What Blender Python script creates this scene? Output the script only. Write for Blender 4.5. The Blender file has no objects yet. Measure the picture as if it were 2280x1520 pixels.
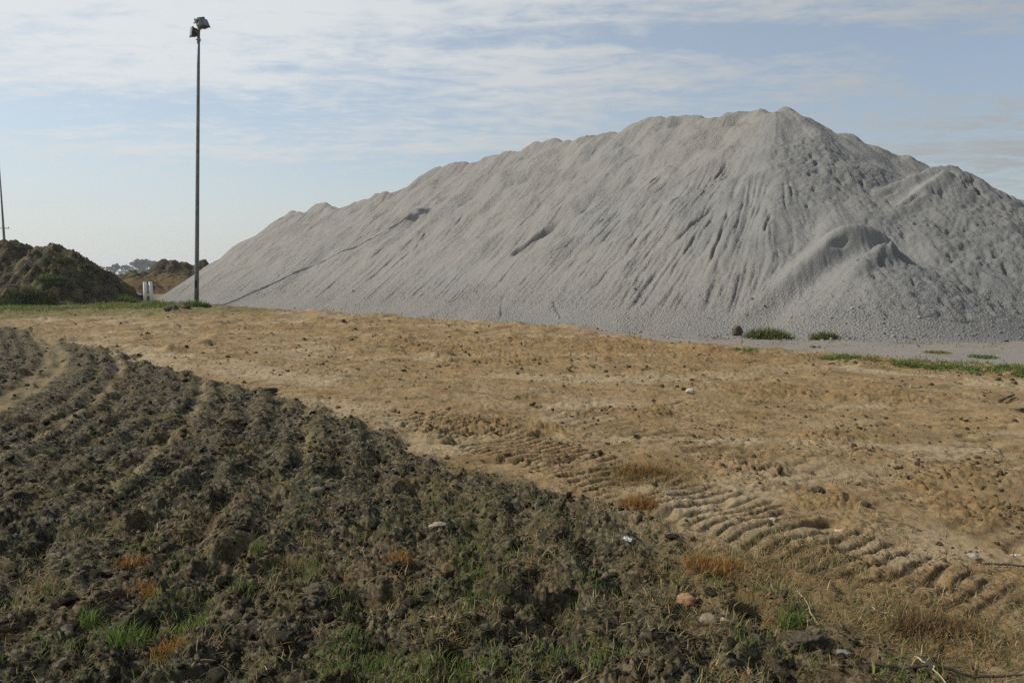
import bpy, bmesh, math, random
import numpy as np
from mathutils import Vector, Matrix
random.seed(7)
RNG = np.random.default_rng(11)
SC = bpy.context.scene
COL = SC.collection
R = math.radians
F32 = np.float32

# ------------------------------------------------------------------ camera
CAM_H, FPX, W0, H0, HORIZON = 1.65, 1710.0, 2280.0, 1520.0, 605.0
PITCH = math.atan((H0 / 2 - HORIZON) / FPX)
cam_d = bpy.data.cameras.new('camera'); cam = bpy.data.objects.new('camera', cam_d); COL.objects.link(cam)
cam_d.sensor_width = 36; cam_d.lens = 36 * FPX / W0; cam_d.clip_end = 9000; cam_d.clip_start = 0.05
cam.location = (0, 0, CAM_H); cam.rotation_euler = (math.pi / 2 - PITCH, 0, 0)
SC.camera = cam

def ray(px, py):
    f, r, u = FPX, px - W0 / 2, H0 / 2 - py
    c, s = math.cos(PITCH), math.sin(PITCH)
    return Vector((r, f * c + u * s, -f * s + u * c)) / f
def on_ground(px, py, z=0.0):          # where the line of sight meets the level z
    d = ray(px, py); t = (z - CAM_H) / d.z
    return Vector((d.x * t, d.y * t, z))
def at_depth(px, py, y):
    d = ray(px, py); t = y / d.y
    return Vector((d.x * t, y, CAM_H + d.z * t))

# ------------------------------------------------------------------ noise
def _hash(ix, iy, seed):
    h = ix.astype(np.uint32) * np.uint32(374761393) + iy.astype(np.uint32) * np.uint32(668265263) + np.uint32((seed * 2246822519) & 0xffffffff)
    h = (h ^ (h >> np.uint32(13))) * np.uint32(1274126177)
    h = (h ^ (h >> np.uint32(16))) * np.uint32(2654435761)
    return h ^ (h >> np.uint32(15))
_ANG = np.linspace(0, 2 * np.pi, 256, endpoint=False)
_GX, _GY = np.cos(_ANG).astype(F32), np.sin(_ANG).astype(F32)
def perlin(x, y, seed=0):
    x = np.asarray(x, F32); y = np.asarray(y, F32)
    x0 = np.floor(x); y0 = np.floor(y)
    fx = x - x0; fy = y - y0
    ix = x0.astype(np.int64); iy = y0.astype(np.int64)
    u = fx * fx * fx * (fx * (fx * 6 - 15) + 10); v = fy * fy * fy * (fy * (fy * 6 - 15) + 10)
    def g(dx, dy):
        h = _hash(ix + dx, iy + dy, seed) & np.uint32(255)
        return _GX[h] * (fx - dx) + _GY[h] * (fy - dy)
    a = g(0, 0); a += u * (g(1, 0) - a)
    b = g(0, 1); b += u * (g(1, 1) - b)
    return (a + v * (b - a)) * F32(1.5)
def fbm(x, y, scale, octaves, seed=0, gain=0.5):
    s = 0; a = 1.0; f = 1.0 / scale
    for k in range(octaves):
        s = s + a * perlin(x * f + 17.3 * k, y * f - 9.1 * k, seed + k); a *= gain; f *= 2.03
    return s
def domes(x, y, cell, seed=0):         # overlapping irregular lumps, 0..1
    x = np.asarray(x, F32) / cell; y = np.asarray(y, F32) / cell
    x0 = np.floor(x).astype(np.int64); y0 = np.floor(y).astype(np.int64)
    out = np.zeros(x.shape, F32)
    for dx in (-1, 0, 1):
        for dy in (-1, 0, 1):
            h = _hash(x0 + dx, y0 + dy, seed)
            jx = (h & np.uint32(1023)).astype(F32) / 1023; jy = ((h >> np.uint32(10)) & np.uint32(1023)).astype(F32) / 1023
            rr = 0.35 + 0.65 * ((h >> np.uint32(20)) & np.uint32(1023)).astype(F32) / 1023
            ddx = x - (x0 + dx + jx); ddy = y - (y0 + dy + jy)
            hgt = rr * np.sqrt(np.maximum(0, 1 - (ddx * ddx + ddy * ddy) / (rr * rr)))
            np.maximum(out, hgt, out=out)
    return out
def billow(x, y, cell, octaves, seed=0, gain=0.6):   # crumbly: round crumbs with sharp creases, about 0..1
    s = 0; a = 1.0; f = 1.0 / cell; t = 0.0
    for k in range(octaves):
        n = np.abs(perlin(x * f + 7.7 * k, y * f + 3.1 * k, seed + k)); s = s + a * np.minimum(n * 1.6, 1); t += a; a *= gain; f *= 2.1
    return s / t
def sst(a, b, x):
    t = np.clip((x - a) / (b - a), 0, 1); return t * t * (3 - 2 * t)

# ------------------------------------------------------------------ object helpers
def tag(o, label=None, cat=None, group=None, kind=None):
    if label: o['label'] = label
    if cat: o['category'] = cat
    if group: o['group'] = group
    if kind: o['kind'] = kind
    return o
def mesh_np(name, verts, quads=None, tris=None, smooth=True):
    me = bpy.data.meshes.new(name)
    verts = np.ascontiguousarray(verts, F32)
    me.vertices.add(len(verts)); me.vertices.foreach_set('co', verts.ravel())
    idx, starts, n = [], [], 0
    if quads is not None and len(quads):
        q = np.asarray(quads, np.int32); idx.append(q.ravel()); starts.append(np.arange(len(q), dtype=np.int32) * 4); n = len(q) * 4
    if tris is not None and len(tris):
        t = np.asarray(tris, np.int32); idx.append(t.ravel()); starts.append(np.arange(len(t), dtype=np.int32) * 3 + n)
    idx = np.concatenate(idx); starts = np.concatenate(starts)
    me.loops.add(len(idx)); me.loops.foreach_set('vertex_index', idx)
    me.polygons.add(len(starts)); me.polygons.foreach_set('loop_start', starts)
    if smooth: me.polygons.foreach_set('use_smooth', np.ones(len(starts), bool))
    me.update(calc_edges=True)
    return me
def attr(me, name, vals):
    vals = np.asarray(vals, F32)
    if vals.ndim == 1: vals = np.stack([vals] * 3, 1)
    if vals.shape[1] == 3: vals = np.concatenate([vals, np.ones((len(vals), 1), F32)], 1)
    a = me.color_attributes.new(name, 'FLOAT_COLOR', 'POINT'); a.data.foreach_set('color', np.ascontiguousarray(vals, F32).ravel())
def link(name, me, mats, parent=None):
    o = bpy.data.objects.new(name, me); COL.objects.link(o)
    for m in (mats if isinstance(mats, (list, tuple)) else [mats]): me.materials.append(m)
    if parent is not None: o.parent = parent
    return o
def empty(name, loc, rz=0.0):
    o = bpy.data.objects.new(name, None); COL.objects.link(o); o.location = loc; o.rotation_euler = (0, 0, rz); o.empty_display_size = 0.2
    return o

class MB:                              # collects boxes and tubes, builds ONE mesh object
    def __init__(s): s.v = []; s.f = []
    def add(s, v, f):
        n = len(s.v); s.v += [tuple(p) for p in v]; s.f += [tuple(i + n for i in q) for q in f]
    def box(s, size, mtx=Matrix(), bevel=0.0, taper=1.0):
        bm = bmesh.new(); bmesh.ops.create_cube(bm, size=1)
        for v in bm.verts:
            k = taper if v.co.y > 0 else 1.0
            v.co = Vector((v.co.x * size[0] * k, v.co.y * size[1], v.co.z * size[2] * k))
        if bevel: bmesh.ops.bevel(bm, geom=bm.edges[:], offset=bevel, segments=2, affect='EDGES', profile=0.7)
        bm.verts.index_update()
        s.add([mtx @ v.co for v in bm.verts], [[v.index for v in f.verts] for f in bm.faces]); bm.free()
    def tube(s, pts, rads, seg=12, cap=True):
        pts = [Vector(p) for p in pts]; n0 = len(s.v)
        for i, p in enumerate(pts):
            d = (pts[min(i + 1, len(pts) - 1)] - pts[max(i - 1, 0)]).normalized()
            a = d.orthogonal().normalized() if abs(d.z) < 0.95 else Vector((1, 0, 0)) - d * d.x
            a.normalize(); b = d.cross(a)
            for k in range(seg):
                t = 2 * math.pi * k / seg
                s.v.append(tuple(p + (a * math.cos(t) + b * math.sin(t)) * rads[i]))
        for i in range(len(pts) - 1):
            for k in range(seg):
                k2 = (k + 1) % seg
                s.f.append((n0 + i * seg + k, n0 + i * seg + k2, n0 + (i + 1) * seg + k2, n0 + (i + 1) * seg + k))
        if cap:
            s.f.append(tuple(n0 + k for k in range(seg))[::-1]); m = n0 + (len(pts) - 1) * seg
            s.f.append(tuple(m + k for k in range(seg)))
    def build(s, name, mat, parent=None, smooth=False):
        me = bpy.data.meshes.new(name); me.from_pydata(s.v, [], s.f); me.update()
        if smooth: me.polygons.foreach_set('use_smooth', np.ones(len(me.polygons), bool))
        return link(name, me, mat, parent)

# ------------------------------------------------------------------ materials
ALB = 0.74                              # overall reflectance trim of the palette
class NT:
    def __init__(s, name):
        s.m = bpy.data.materials.new(name); s.m.use_nodes = True; s.t = s.m.node_tree
        s.bsdf = s.t.nodes['Principled BSDF']; s.out = s.t.nodes['Material Output']
        s.geo = s.t.nodes.new('ShaderNodeNewGeometry'); s.tc = s.t.nodes.new('ShaderNodeTexCoord')
    def n(s, typ, **kw):
        nd = s.t.nodes.new(typ)
        for k, v in kw.items(): setattr(nd, k, v)
        return nd
    def put(s, sock, v):
        if v is None: return
        if isinstance(v, bpy.types.NodeSocket): s.t.links.new(v, sock)
        else: sock.default_value = v
    def noise(s, scale, detail=4, rough=0.55, vec=None, dist=0.0):
        nd = s.n('ShaderNodeTexNoise'); s.put(nd.inputs['Vector'], vec or s.tc.outputs['Object'])
        s.put(nd.inputs['Scale'], scale); s.put(nd.inputs['Detail'], detail); s.put(nd.inputs['Roughness'], rough); s.put(nd.inputs['Distortion'], dist)
        return nd.outputs['Fac']
    def vor(s, scale, vec=None, out='Distance', rnd=1.0):
        nd = s.n('ShaderNodeTexVoronoi'); s.put(nd.inputs['Vector'], vec or s.tc.outputs['Object']); s.put(nd.inputs['Scale'], scale); s.put(nd.inputs['Randomness'], rnd)
        return nd.outputs[out]
    def ramp(s, fac, a, b, lo=0.0, hi=1.0):
        nd = s.n('ShaderNodeMapRange', interpolation_type='SMOOTHSTEP')
        s.put(nd.inputs[0], fac); s.put(nd.inputs[1], a); s.put(nd.inputs[2], b); s.put(nd.inputs[3], lo); s.put(nd.inputs[4], hi)
        return nd.outputs[0]
    def math(s, op, a, b=None, clamp=False):
        nd = s.n('ShaderNodeMath', operation=op, use_clamp=clamp); s.put(nd.inputs[0], a); s.put(nd.inputs[1], b)
        return nd.outputs[0]
    def mix(s, fac, a, b, blend='MIX'):
        nd = s.n('ShaderNodeMix', data_type='RGBA', blend_type=blend)
        s.put(nd.inputs[0], fac); s.put(nd.inputs[6], c4(a)); s.put(nd.inputs[7], c4(b))
        return nd.outputs[2]
    def attr(s, name):
        nd = s.n('ShaderNodeAttribute', attribute_name=name); return nd
    def sep(s, col):
        nd = s.n('ShaderNodeSeparateColor'); s.put(nd.inputs[0], col); return nd.outputs
    def bump(s, h, strength=0.5, dist=0.01, normal=None):
        nd = s.n('ShaderNodeBump'); s.put(nd.inputs['Height'], h); s.put(nd.inputs['Strength'], strength); s.put(nd.inputs['Distance'], dist)
        if normal: s.put(nd.inputs['Normal'], normal)
        return nd.outputs[0]
    def done(s, col, rough=0.9, normal=None, metal=0.0, spec=0.2):
        col = s.mix(1.0, col, (ALB, ALB, ALB), 'MULTIPLY'); s.put(s.bsdf.inputs['Base Color'], c4(col)); s.put(s.bsdf.inputs['Roughness'], rough); s.put(s.bsdf.inputs['Metallic'], metal)
        s.put(s.bsdf.inputs['Specular IOR Level'], spec)
        if normal: s.put(s.bsdf.inputs['Normal'], normal)
        return s.m
def c4(c):
    return (*c, 1.0) if isinstance(c, tuple) and len(c) == 3 else c
def simple(name, a, b, scale=8, rough=0.7, metal=0.0, bump=0.3, bd=0.005, spec=0.3, detail=6):
    t = NT(name); f = t.noise(scale, detail, 0.6)
    return t.done(t.mix(t.ramp(f, 0.35, 0.65), a, b), rough, t.bump(f, bump, bd), metal, spec)

def mat_ground():
    t = NT('soil_ground'); z = t.sep(t.attr('zone').outputs['Color']); field, gravel, thatch = z[0], z[1], z[2]
    e = t.sep(t.attr('extra').outputs['Color']); pale, grass, groove_shade = e[0], e[1], e[2]
    n1 = t.noise(0.55, 5, 0.6); n2 = t.noise(5, 6, 0.65); n3 = t.noise(60, 4, 0.6); n4 = t.noise(1.7, 5, 0.6, dist=0.4)
    dirt = t.mix(t.ramp(n2, 0.3, 0.7), DIRT_A, DIRT_B)
    dirt = t.mix(t.ramp(n1, 0.4, 0.65), dirt, DIRT_C)
    dirt = t.mix(t.math('MULTIPLY', t.ramp(n4, 0.52, 0.66), 0.55), dirt, DIRT_D)
    st = t.n('ShaderNodeMapping'); t.put(st.inputs['Vector'], t.geo.outputs['Position']); st.inputs['Scale'].default_value = (.6, 1.5, 1)
    n5 = t.noise(3.2, 7, .68, st.outputs[0], .3); dirt = t.mix(t.ramp(n5, .50, .66, 0, .75), dirt, (.20, .132, .066)); dirt = t.mix(t.ramp(n5, .46, .34, 0, .6), dirt, (.42, .325, .19))
    dirt = t.mix(t.math('MULTIPLY', pale, 0.8), dirt, DIRT_PALE)
    n6 = t.noise(22, 5, .7); dirt = t.mix(t.ramp(n6, .56, .70, 0, .7), dirt, (.15, .105, .056))
    dirt = t.mix(t.math('MULTIPLY', thatch, t.ramp(n3, 0.35, 0.6, 0.25, 0.9)), dirt, THATCH)
    dirt = t.mix(t.math('MULTIPLY', groove_shade, .9), dirt, (.088, .068, .043))  # shade in the tread grooves painted in as darker soil
    fl = t.mix(t.ramp(n2, 0.32, 0.68), FIELD_A, FIELD_B)
    fl = t.mix(t.ramp(n3, 0.5, 0.72, 0, 0.6), fl, FIELD_C)
    cr = t.sep(t.vor(42, out='Color', vec=t.geo.outputs['Position']))[0]
    fl = t.mix(t.ramp(cr, .55, .95, 0, .75), fl, FIELD_C); fl = t.mix(t.ramp(cr, .4, .1, 0, .6), fl, (.035, .031, .022))
    fl = t.mix(t.math('MULTIPLY', t.ramp(n4, 0.5, 0.68), 0.5), fl, FIELD_D)
    fl = t.mix(t.math('MULTIPLY', pale, 0.85), fl, FIELD_PALE)
    fl = t.mix(t.math('MULTIPLY', thatch, t.ramp(n3, 0.4, 0.62, 0, 0.8)), fl, THATCH)
    dk = t.sep(t.vor(30, out='Color', vec=t.geo.outputs['Position']))[1]
    dirt = t.mix(t.math('MULTIPLY', t.ramp(dk, .62, .9, 0, .8), t.ramp(n4, .6, .4)), dirt, (.12, .085, .047))
    gv = t.mix(t.ramp(t.noise(90, 3, 0.7), 0.3, 0.7), (0.20, 0.185, 0.165), (0.36, 0.34, 0.31))
    gv = t.mix(t.ramp(n2, 0.45, 0.7, 0, 0.7), gv, (0.33, 0.26, 0.175))
    c = t.mix(field, dirt, fl)
    c = t.mix(gravel, c, gv)
    c = t.mix(t.math('MULTIPLY', grass, t.ramp(n3, 0.3, 0.65, 0.3, 0.95)), c, (0.110, 0.120, 0.040))
    h = t.math('ADD', t.noise(130, 5, 0.65), t.math('MULTIPLY', t.noise(420, 3, 0.6), 0.35))
    return t.done(c, 0.95, t.bump(h, 0.85, 0.012), spec=0.12)

DIRT_A, DIRT_B, DIRT_C, DIRT_D = (0.272, 0.192, 0.098), (0.395, 0.290, 0.160), (0.360, 0.248, 0.124), (0.235, 0.152, 0.070)
DIRT_PALE, THATCH = (0.46, 0.368, 0.235), (0.270, 0.165, 0.066)
FIELD_A, FIELD_B, FIELD_C, FIELD_D, FIELD_PALE = (0.029, 0.026, 0.017), (0.086, 0.074, 0.047), (0.232, 0.200, 0.130), (0.180, 0.135, 0.060), (0.30, 0.235, 0.125)

def mat_pile():
    t = NT('crushed_gravel'); a = t.sep(t.attr('tone').outputs['Color']); warm, coarse, damp_shade = a[0], a[1], a[2]
    n1 = t.noise(0.35, 4, 0.6); n2 = t.noise(7, 5, 0.7); n3 = t.noise(38, 3, 0.7); v = t.vor(16)
    c = t.mix(t.ramp(n1, 0.35, 0.65), (0.252, 0.254, 0.243), (0.305, 0.304, 0.287))
    c = t.mix(warm, c, (0.305, 0.291, 0.262))
    c = t.mix(t.ramp(n3, 0.42, 0.75, 0, 0.5), c, (0.40, 0.385, 0.36))
    c = t.mix(t.ramp(n2, 0.5, 0.75, 0, 0.35), c, (0.20, 0.195, 0.185))
    sp = t.math('MULTIPLY', coarse, t.ramp(n3, 0.52, 0.40, 0, 0.85))
    c = t.mix(sp, c, (0.13, 0.128, 0.122))
    c = t.mix(t.math('MULTIPLY', damp_shade, t.ramp(n1, .3, .6, .6, 1)), c, (.208, .211, .204))  # moist lumpy gravel, colour deepened further to stand in for shaded faces
    h = t.math('ADD', t.noise(22, 5, 0.7), t.math('MULTIPLY', t.math('MULTIPLY', v, coarse), 1.2))
    return t.done(c, 0.95, t.bump(h, 0.9, 0.05), spec=0.12)

def mat_tint(name, rough=0.75, amount=0.25, spec=0.2, bump=0.0, trans=0.0):
    t = NT(name); col = t.attr('tint').outputs['Color']; f = t.noise(30, 3)
    c = t.mix(t.ramp(f, 0.3, 0.7, 0, amount), col, t.mix(1.0, col, (0.45, 0.45, 0.42), 'MULTIPLY'))
    m = t.done(c, rough, t.bump(t.noise(90, 6, .7), bump, .02) if bump else None, spec=spec)
    if trans:
        tr = t.n('ShaderNodeBsdfTranslucent'); t.put(tr.inputs[0], c); ms = t.n('ShaderNodeMixShader'); ms.inputs[0].default_value = trans
        t.t.links.new(t.bsdf.outputs[0], ms.inputs[1]); t.t.links.new(tr.outputs[0], ms.inputs[2]); t.t.links.new(ms.outputs[0], t.out.inputs[0])
    return m
def mat_soil(name, a, b, c, green=0.0):
    t = NT(name); n1 = t.noise(1.1, 6, 0.65); n2 = t.noise(9, 5, 0.65)
    n3 = t.noise(3.2, 7, .7); col = t.mix(t.ramp(n3, 0.38, 0.62), a, b); col = t.mix(t.ramp(n2, .55, .75, 0, .6), col, a); col = t.mix(t.ramp(n1, 0.48, 0.62), col, c)
    if green: col = t.mix(t.math('MULTIPLY', t.ramp(t.noise(0.8, 5, 0.6, dist=0.5), 0.55, 0.68), green), col, (0.05, 0.075, 0.02))
    return t.done(col, 0.95, t.bump(n2, 0.8, 0.08), spec=0.1)

M_GROUND = mat_ground(); M_PILE = mat_pile()
M_CLOD = mat_tint('soil_clod', 0.95, 0.6, 0.1, bump=1); M_BLADE = mat_tint('grass_blade', 0.7, 0.2, 0.2, trans=.35)
M_STONE = mat_tint('field_stone', 0.85, 0.45, 0.25, bump=.5)

# ------------------------------------------------------------------ the ground's shape
BY = np.array([-50, 2.2, 3.05, 3.5, 4.2, 4.7, 5.2, 5.8, 6.3, 7.3, 8.96, 10.1, 10.65, 12.5, 18.2, 23.5, 31, 60.])
BX = np.array([2.4, 2.1, 1.75, 1.35, 1.15, 1.0, 0.75, 0.2, -0.33, -1.05, -2.25, -3.0, -3.8, -5.5, -10.5, -15.7, -25, -60.])
RX = np.array([-30, -1, 1.0, 2.6, 3.9, 6.3, 8.3, 11, 14, 40.])
RY = np.array([70, 23, 21.6, 19.6, 18.0, 15.8, 13.4, 11.6, 10.5, 6.])
TRK0, TRK1 = np.array([-1.15, 8.9]), np.array([2.6, 3.46])
TD = (TRK1 - TRK0) / np.linalg.norm(TRK1 - TRK0); TN = np.array([-TD[1], TD[0]])

def zones(x, y):
    far = np.hypot(x, y)
    edge = (np.interp(y, BY, BX) - x) * 0.8
    wob = fbm(x, y, 0.9, 5, 5, .6) * 0.22 * np.clip(far / 8, 0.5, 2)
    soft = np.interp(y, [2, 4, 5.2, 6.5, 12], [0.65, 0.55, 0.4, 0.16, 0.10])
    field = sst(-1, 1, (edge + wob) / soft)
    gr = sst(-0.5, 0.5, y - np.interp(x, RX, RY) + fbm(x, y, 1.6, 4, 9) * 0.5) * (far < 75)
    gr = gr * sst(1.0, 3.0, x + fbm(x, y, 3, 2, 2) * 0.5)
    return field, gr, edge
def rowc(x, y):                        # coordinate across the curved drill rows
    yy = np.clip(y, 2, 40)
    g = np.where(yy < 17, 0.025 * (yy - 3) ** 2, 0.025 * 196 + 0.70 * (yy - 17))
    return x + g
PATCHES = [(on_ground(a, b), r) for a, b, r in ((1250, 768, 2.2), (1450, 790, 1.6), (1720, 872, .75), (1060, 955, .6), (1310, 918, .4), (1440, 925, .4), (950, 775, 2.0), (1180, 962, .35), (1560, 830, 1.0), (830, 722, 1.8), (1850, 985, .4), (2180, 1130, .4), (560, 735, 1.6), (1830, 1115, .22), (1100, 800, 1.2), (1660, 1050, .3), (2100, 1060, .5), (1950, 880, .7))]
def patches(x, y):
    o = np.zeros(np.shape(x), F32)
    w = .55 * fbm(x, y, 0.5, 3, 181)
    for g, r in PATCHES: o = np.maximum(o, sst(1.15, .25, np.hypot((x - g.x) / (r * 1.5), (y - g.y) / r) + w))
    return o
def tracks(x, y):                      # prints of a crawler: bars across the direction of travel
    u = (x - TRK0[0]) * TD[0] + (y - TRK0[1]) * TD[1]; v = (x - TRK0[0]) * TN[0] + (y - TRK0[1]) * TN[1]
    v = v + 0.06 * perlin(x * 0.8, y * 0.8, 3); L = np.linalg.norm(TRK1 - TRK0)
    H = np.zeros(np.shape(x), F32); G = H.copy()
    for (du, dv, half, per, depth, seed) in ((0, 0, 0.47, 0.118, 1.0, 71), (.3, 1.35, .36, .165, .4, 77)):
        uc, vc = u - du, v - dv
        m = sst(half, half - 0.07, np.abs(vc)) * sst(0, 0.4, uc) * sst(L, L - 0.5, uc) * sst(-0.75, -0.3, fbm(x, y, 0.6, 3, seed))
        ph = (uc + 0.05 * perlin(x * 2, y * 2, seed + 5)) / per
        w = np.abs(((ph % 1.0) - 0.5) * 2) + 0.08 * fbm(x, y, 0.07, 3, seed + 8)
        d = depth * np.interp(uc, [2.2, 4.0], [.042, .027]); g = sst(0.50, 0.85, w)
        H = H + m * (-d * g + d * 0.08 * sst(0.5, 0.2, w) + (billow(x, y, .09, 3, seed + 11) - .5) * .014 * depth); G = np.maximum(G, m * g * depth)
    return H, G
def terrain(x, y, full=True):
    x = np.asarray(x, F32); y = np.asarray(y, F32)
    far = np.hypot(x, y)
    field, gr, edge = zones(x, y)
    fade = 1 - sst(60, 90, far)
    # compacted dirt
    zd = fbm(x, y, 3.0, 3, 21) * 0.045 + fbm(x, y, 0.6, 4, 31) * 0.018
    lump = np.maximum(0, fbm(x, y, 1.1, 4, 41))
    band = sst(13, 19, far) * (1 - sst(34, 40, far))
    zd = zd + lump * (0.03 + 0.09 * band)
    if full:
        zd = zd + fbm(x, y, 0.09, 3, 51) * 0.0065
        rg = sst(-.1, .5, fbm(x, y, 0.9, 3, 55)); rg = np.maximum(rg * .7, 1.5 * patches(x, y)); zd = zd + billow(x, y, 0.11, 4, 57) * (0.008 + 0.036 * rg) + domes(x, y, .2, 67) * .03 * np.maximum(0, rg - .5)
        zd = zd - 0.05 * sst(.5, .8, fbm(x * .6, y, 0.42, 3, 59)) + .03 * np.maximum(0, fbm(x * .5, y * 1.2, .3, 3, 63)) * np.clip(far / 10, .4, 1.6)
    zd = zd + tracks(x, y)[0]
    # tilled soil
    c = rowc(x, y) + 0.05 * fbm(x, y, 0.7, 3, 81)
    rows = np.cos(c / 0.34 * 2 * np.pi) * 0.032 * (0.4 + 0.6 * sst(-0.2, 0.4, fbm(x, y, 1.5, 2, 82)))
    wheel = np.exp(-((c + 5.35) / 0.24) ** 2) * sst(8, 9, y)
    zf = 0.015 + fbm(x, y, 1.3, 3, 91) * 0.035 + rows
    if full:
        wx = x + .03 * perlin(x * 6, y * 6, 1); wy = y + .03 * perlin(x * 6, y * 6, 2)
        rough = 0.6 + 0.5 * sst(-0.3, 0.4, fbm(x, y, 0.9, 3, 121)); sm = 1 - 0.75 * wheel
        zf = zf + (billow(wx, wy, 0.13, 5, 101, 0.55) - .4) * 0.085 * np.interp(far, [4, 9, 16], [1, .75, .55]) * rough * sm
        zf = zf + (domes(wx, wy, 0.20, 151) - .5) * 0.05 * sm + fbm(x, y, 0.35, 3, 141) * 0.03
        zf = zf + np.maximum(0, domes(wx, wy, 0.5, 153) - 0.6) * 0.12 * sst(0.0, 0.4, fbm(x, y, 1.2, 2, 155)) - 0.11 * sst(.35, .7, fbm(wx, wy, .45, 3, 157))
    zf = zf - 0.05 * wheel + 0.025 * np.exp(-((edge - 0.15) / 0.25) ** 2) * sst(5.5, 7, y)
    zg = fbm(x, y, 2.0, 3, 161) * 0.03 + (fbm(x, y, 0.08, 3, 171) * 0.008 if full else 0)
    z = zd * (1 - field) + zf * field
    z = z * (1 - gr) + zg * gr
    return z * fade - 0.4 * (1 - fade)
def gz(x, y): return float(terrain(np.array([x], F32), np.array([y], F32))[0])
def gzs(x, y): return float(terrain(np.array([x], F32), np.array([y], F32), False)[0])

def build_ground():
    th_d = np.linspace(R(-50), R(50), 1260)
    th_c = np.linspace(R(50), R(310), 66)[1:-1]
    th = np.concatenate([th_d, th_c])
    r = np.concatenate([np.geomspace(0.05, 2.2, 24)[:-1], np.geomspace(2.2, 75, 1180), np.geomspace(75, 1100, 46)[1:]])
    T, Rr = np.meshgrid(th, r)
    x = (np.sin(T) * Rr).astype(F32).ravel(); y = (np.cos(T) * Rr).astype(F32).ravel()
    z = terrain(x, y)
    field, gr, edge = zones(x, y); far = np.hypot(x, y)
    c = rowc(x, y) + 0.05 * fbm(x, y, 0.7, 3, 81)
    wheel = np.exp(-((c + 5.35) / 0.26) ** 2) * sst(8, 9, y)
    thin = np.exp(-((((c + 0.9) % 1.3) - 0.65) / 0.06) ** 2) * 0.85 * sst(-.5, .1, fbm(x, y, .8, 3, 207)) * sst(3.5, 5, y)
    th1 = sst(0.05, 0.55, fbm(x, y, 1.2, 4, 201))
    thatch = np.maximum(th1 * 0.5, patches(x, y) * .75)
    for (px, py, rad, k) in ((1440, 1060, 0.55, 1), (1650, 1280, 0.6, .9), (2050, 1390, .5, .9), (1300, 770, 2.2, .8), (1650, 800, 1.5, .9), (900, 740, 2.5, .5), (1800, 1250, .5, .8)):
        g = on_ground(px, py); d = np.hypot(x - g.x, y - g.y) / rad
        thatch = np.maximum(thatch, k * sst(1.2, 0.3, d + 0.5 * fbm(x, y, 0.5, 3, 205)))
    thatch = np.where(field > 0.5, thatch * np.interp(far, [4, 7], [0.9, 0.35]), thatch)
    pale = sst(0.15, 0.6, fbm(x * 0.5, y, 1.4, 4, 211)) * (1 - field) * 0.8
    for (a, b, w) in (((1380, 985), (2280, 1010), .16), ((1760, 1080), (2120, 1015), .10), ((700, 900), (1000, 1000), .5), ((100, 715), (380, 700), .5), ((1850, 820), (2280, 850), .22), ((80, 755), (700, 850), .6)):
        A = on_ground(*a); B = on_ground(*b); AB = np.array([B.x - A.x, B.y - A.y]); l2 = AB @ AB
        tt = np.clip(((x - A.x) * AB[0] + (y - A.y) * AB[1]) / l2, 0, 1)
        d = np.hypot(x - A.x - tt * AB[0], y - A.y - tt * AB[1])
        pale = np.maximum(pale, sst(1.3, 0.4, d / w + 0.5 * fbm(x, y, 0.6, 3, 215)) * 0.9 * (1 - field))
    pale = np.maximum(pale, np.maximum(wheel * 0.9, thin) * field)
    grass = sst(0.25, 0.6, fbm(x, y, 0.8, 4, 221)) * 0.35 * np.where(field > .5, np.interp(far, [5, 9], [1, .0]), .55)
    g2 = sst(29.5, 33, far + fbm(x, y, 2.5, 3, 225) * 1.3) * (x < -9) * (1 - sst(36, 60, far) * .4)
    grass = np.maximum(grass, g2 * 0.9)
    far2 = sst(60, 120, far); grass = np.maximum(grass, far2 * 0.7)
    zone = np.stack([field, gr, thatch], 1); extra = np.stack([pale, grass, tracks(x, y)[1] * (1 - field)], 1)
    nt, nr = len(th), len(r)
    i = np.arange(nr - 1)[:, None] * nt; j = np.arange(nt)[None, :]; j2 = (j + 1) % nt
    q = np.stack([i + j, i + j2, i + nt + j2, i + nt + j], 2).reshape(-1, 4)
    q = q[:, ::-1]
    cls = np.zeros(len(x), np.int8); cls[field > 0.5] = 1; cls[(gr > 0.5)] = 2
    fc = cls[q].max(1)
    for k, (nm, lab) in enumerate((('ground', None), ('ploughed_field', None), ('gravel_road', None))):
        qq = q[fc == k]; used, inv = np.unique(qq, return_inverse=True)
        me = mesh_np(nm, np.stack([x, y, z], 1)[used], inv.reshape(-1, 4))
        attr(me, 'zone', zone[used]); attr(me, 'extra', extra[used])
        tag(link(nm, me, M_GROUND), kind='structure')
build_ground()

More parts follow.
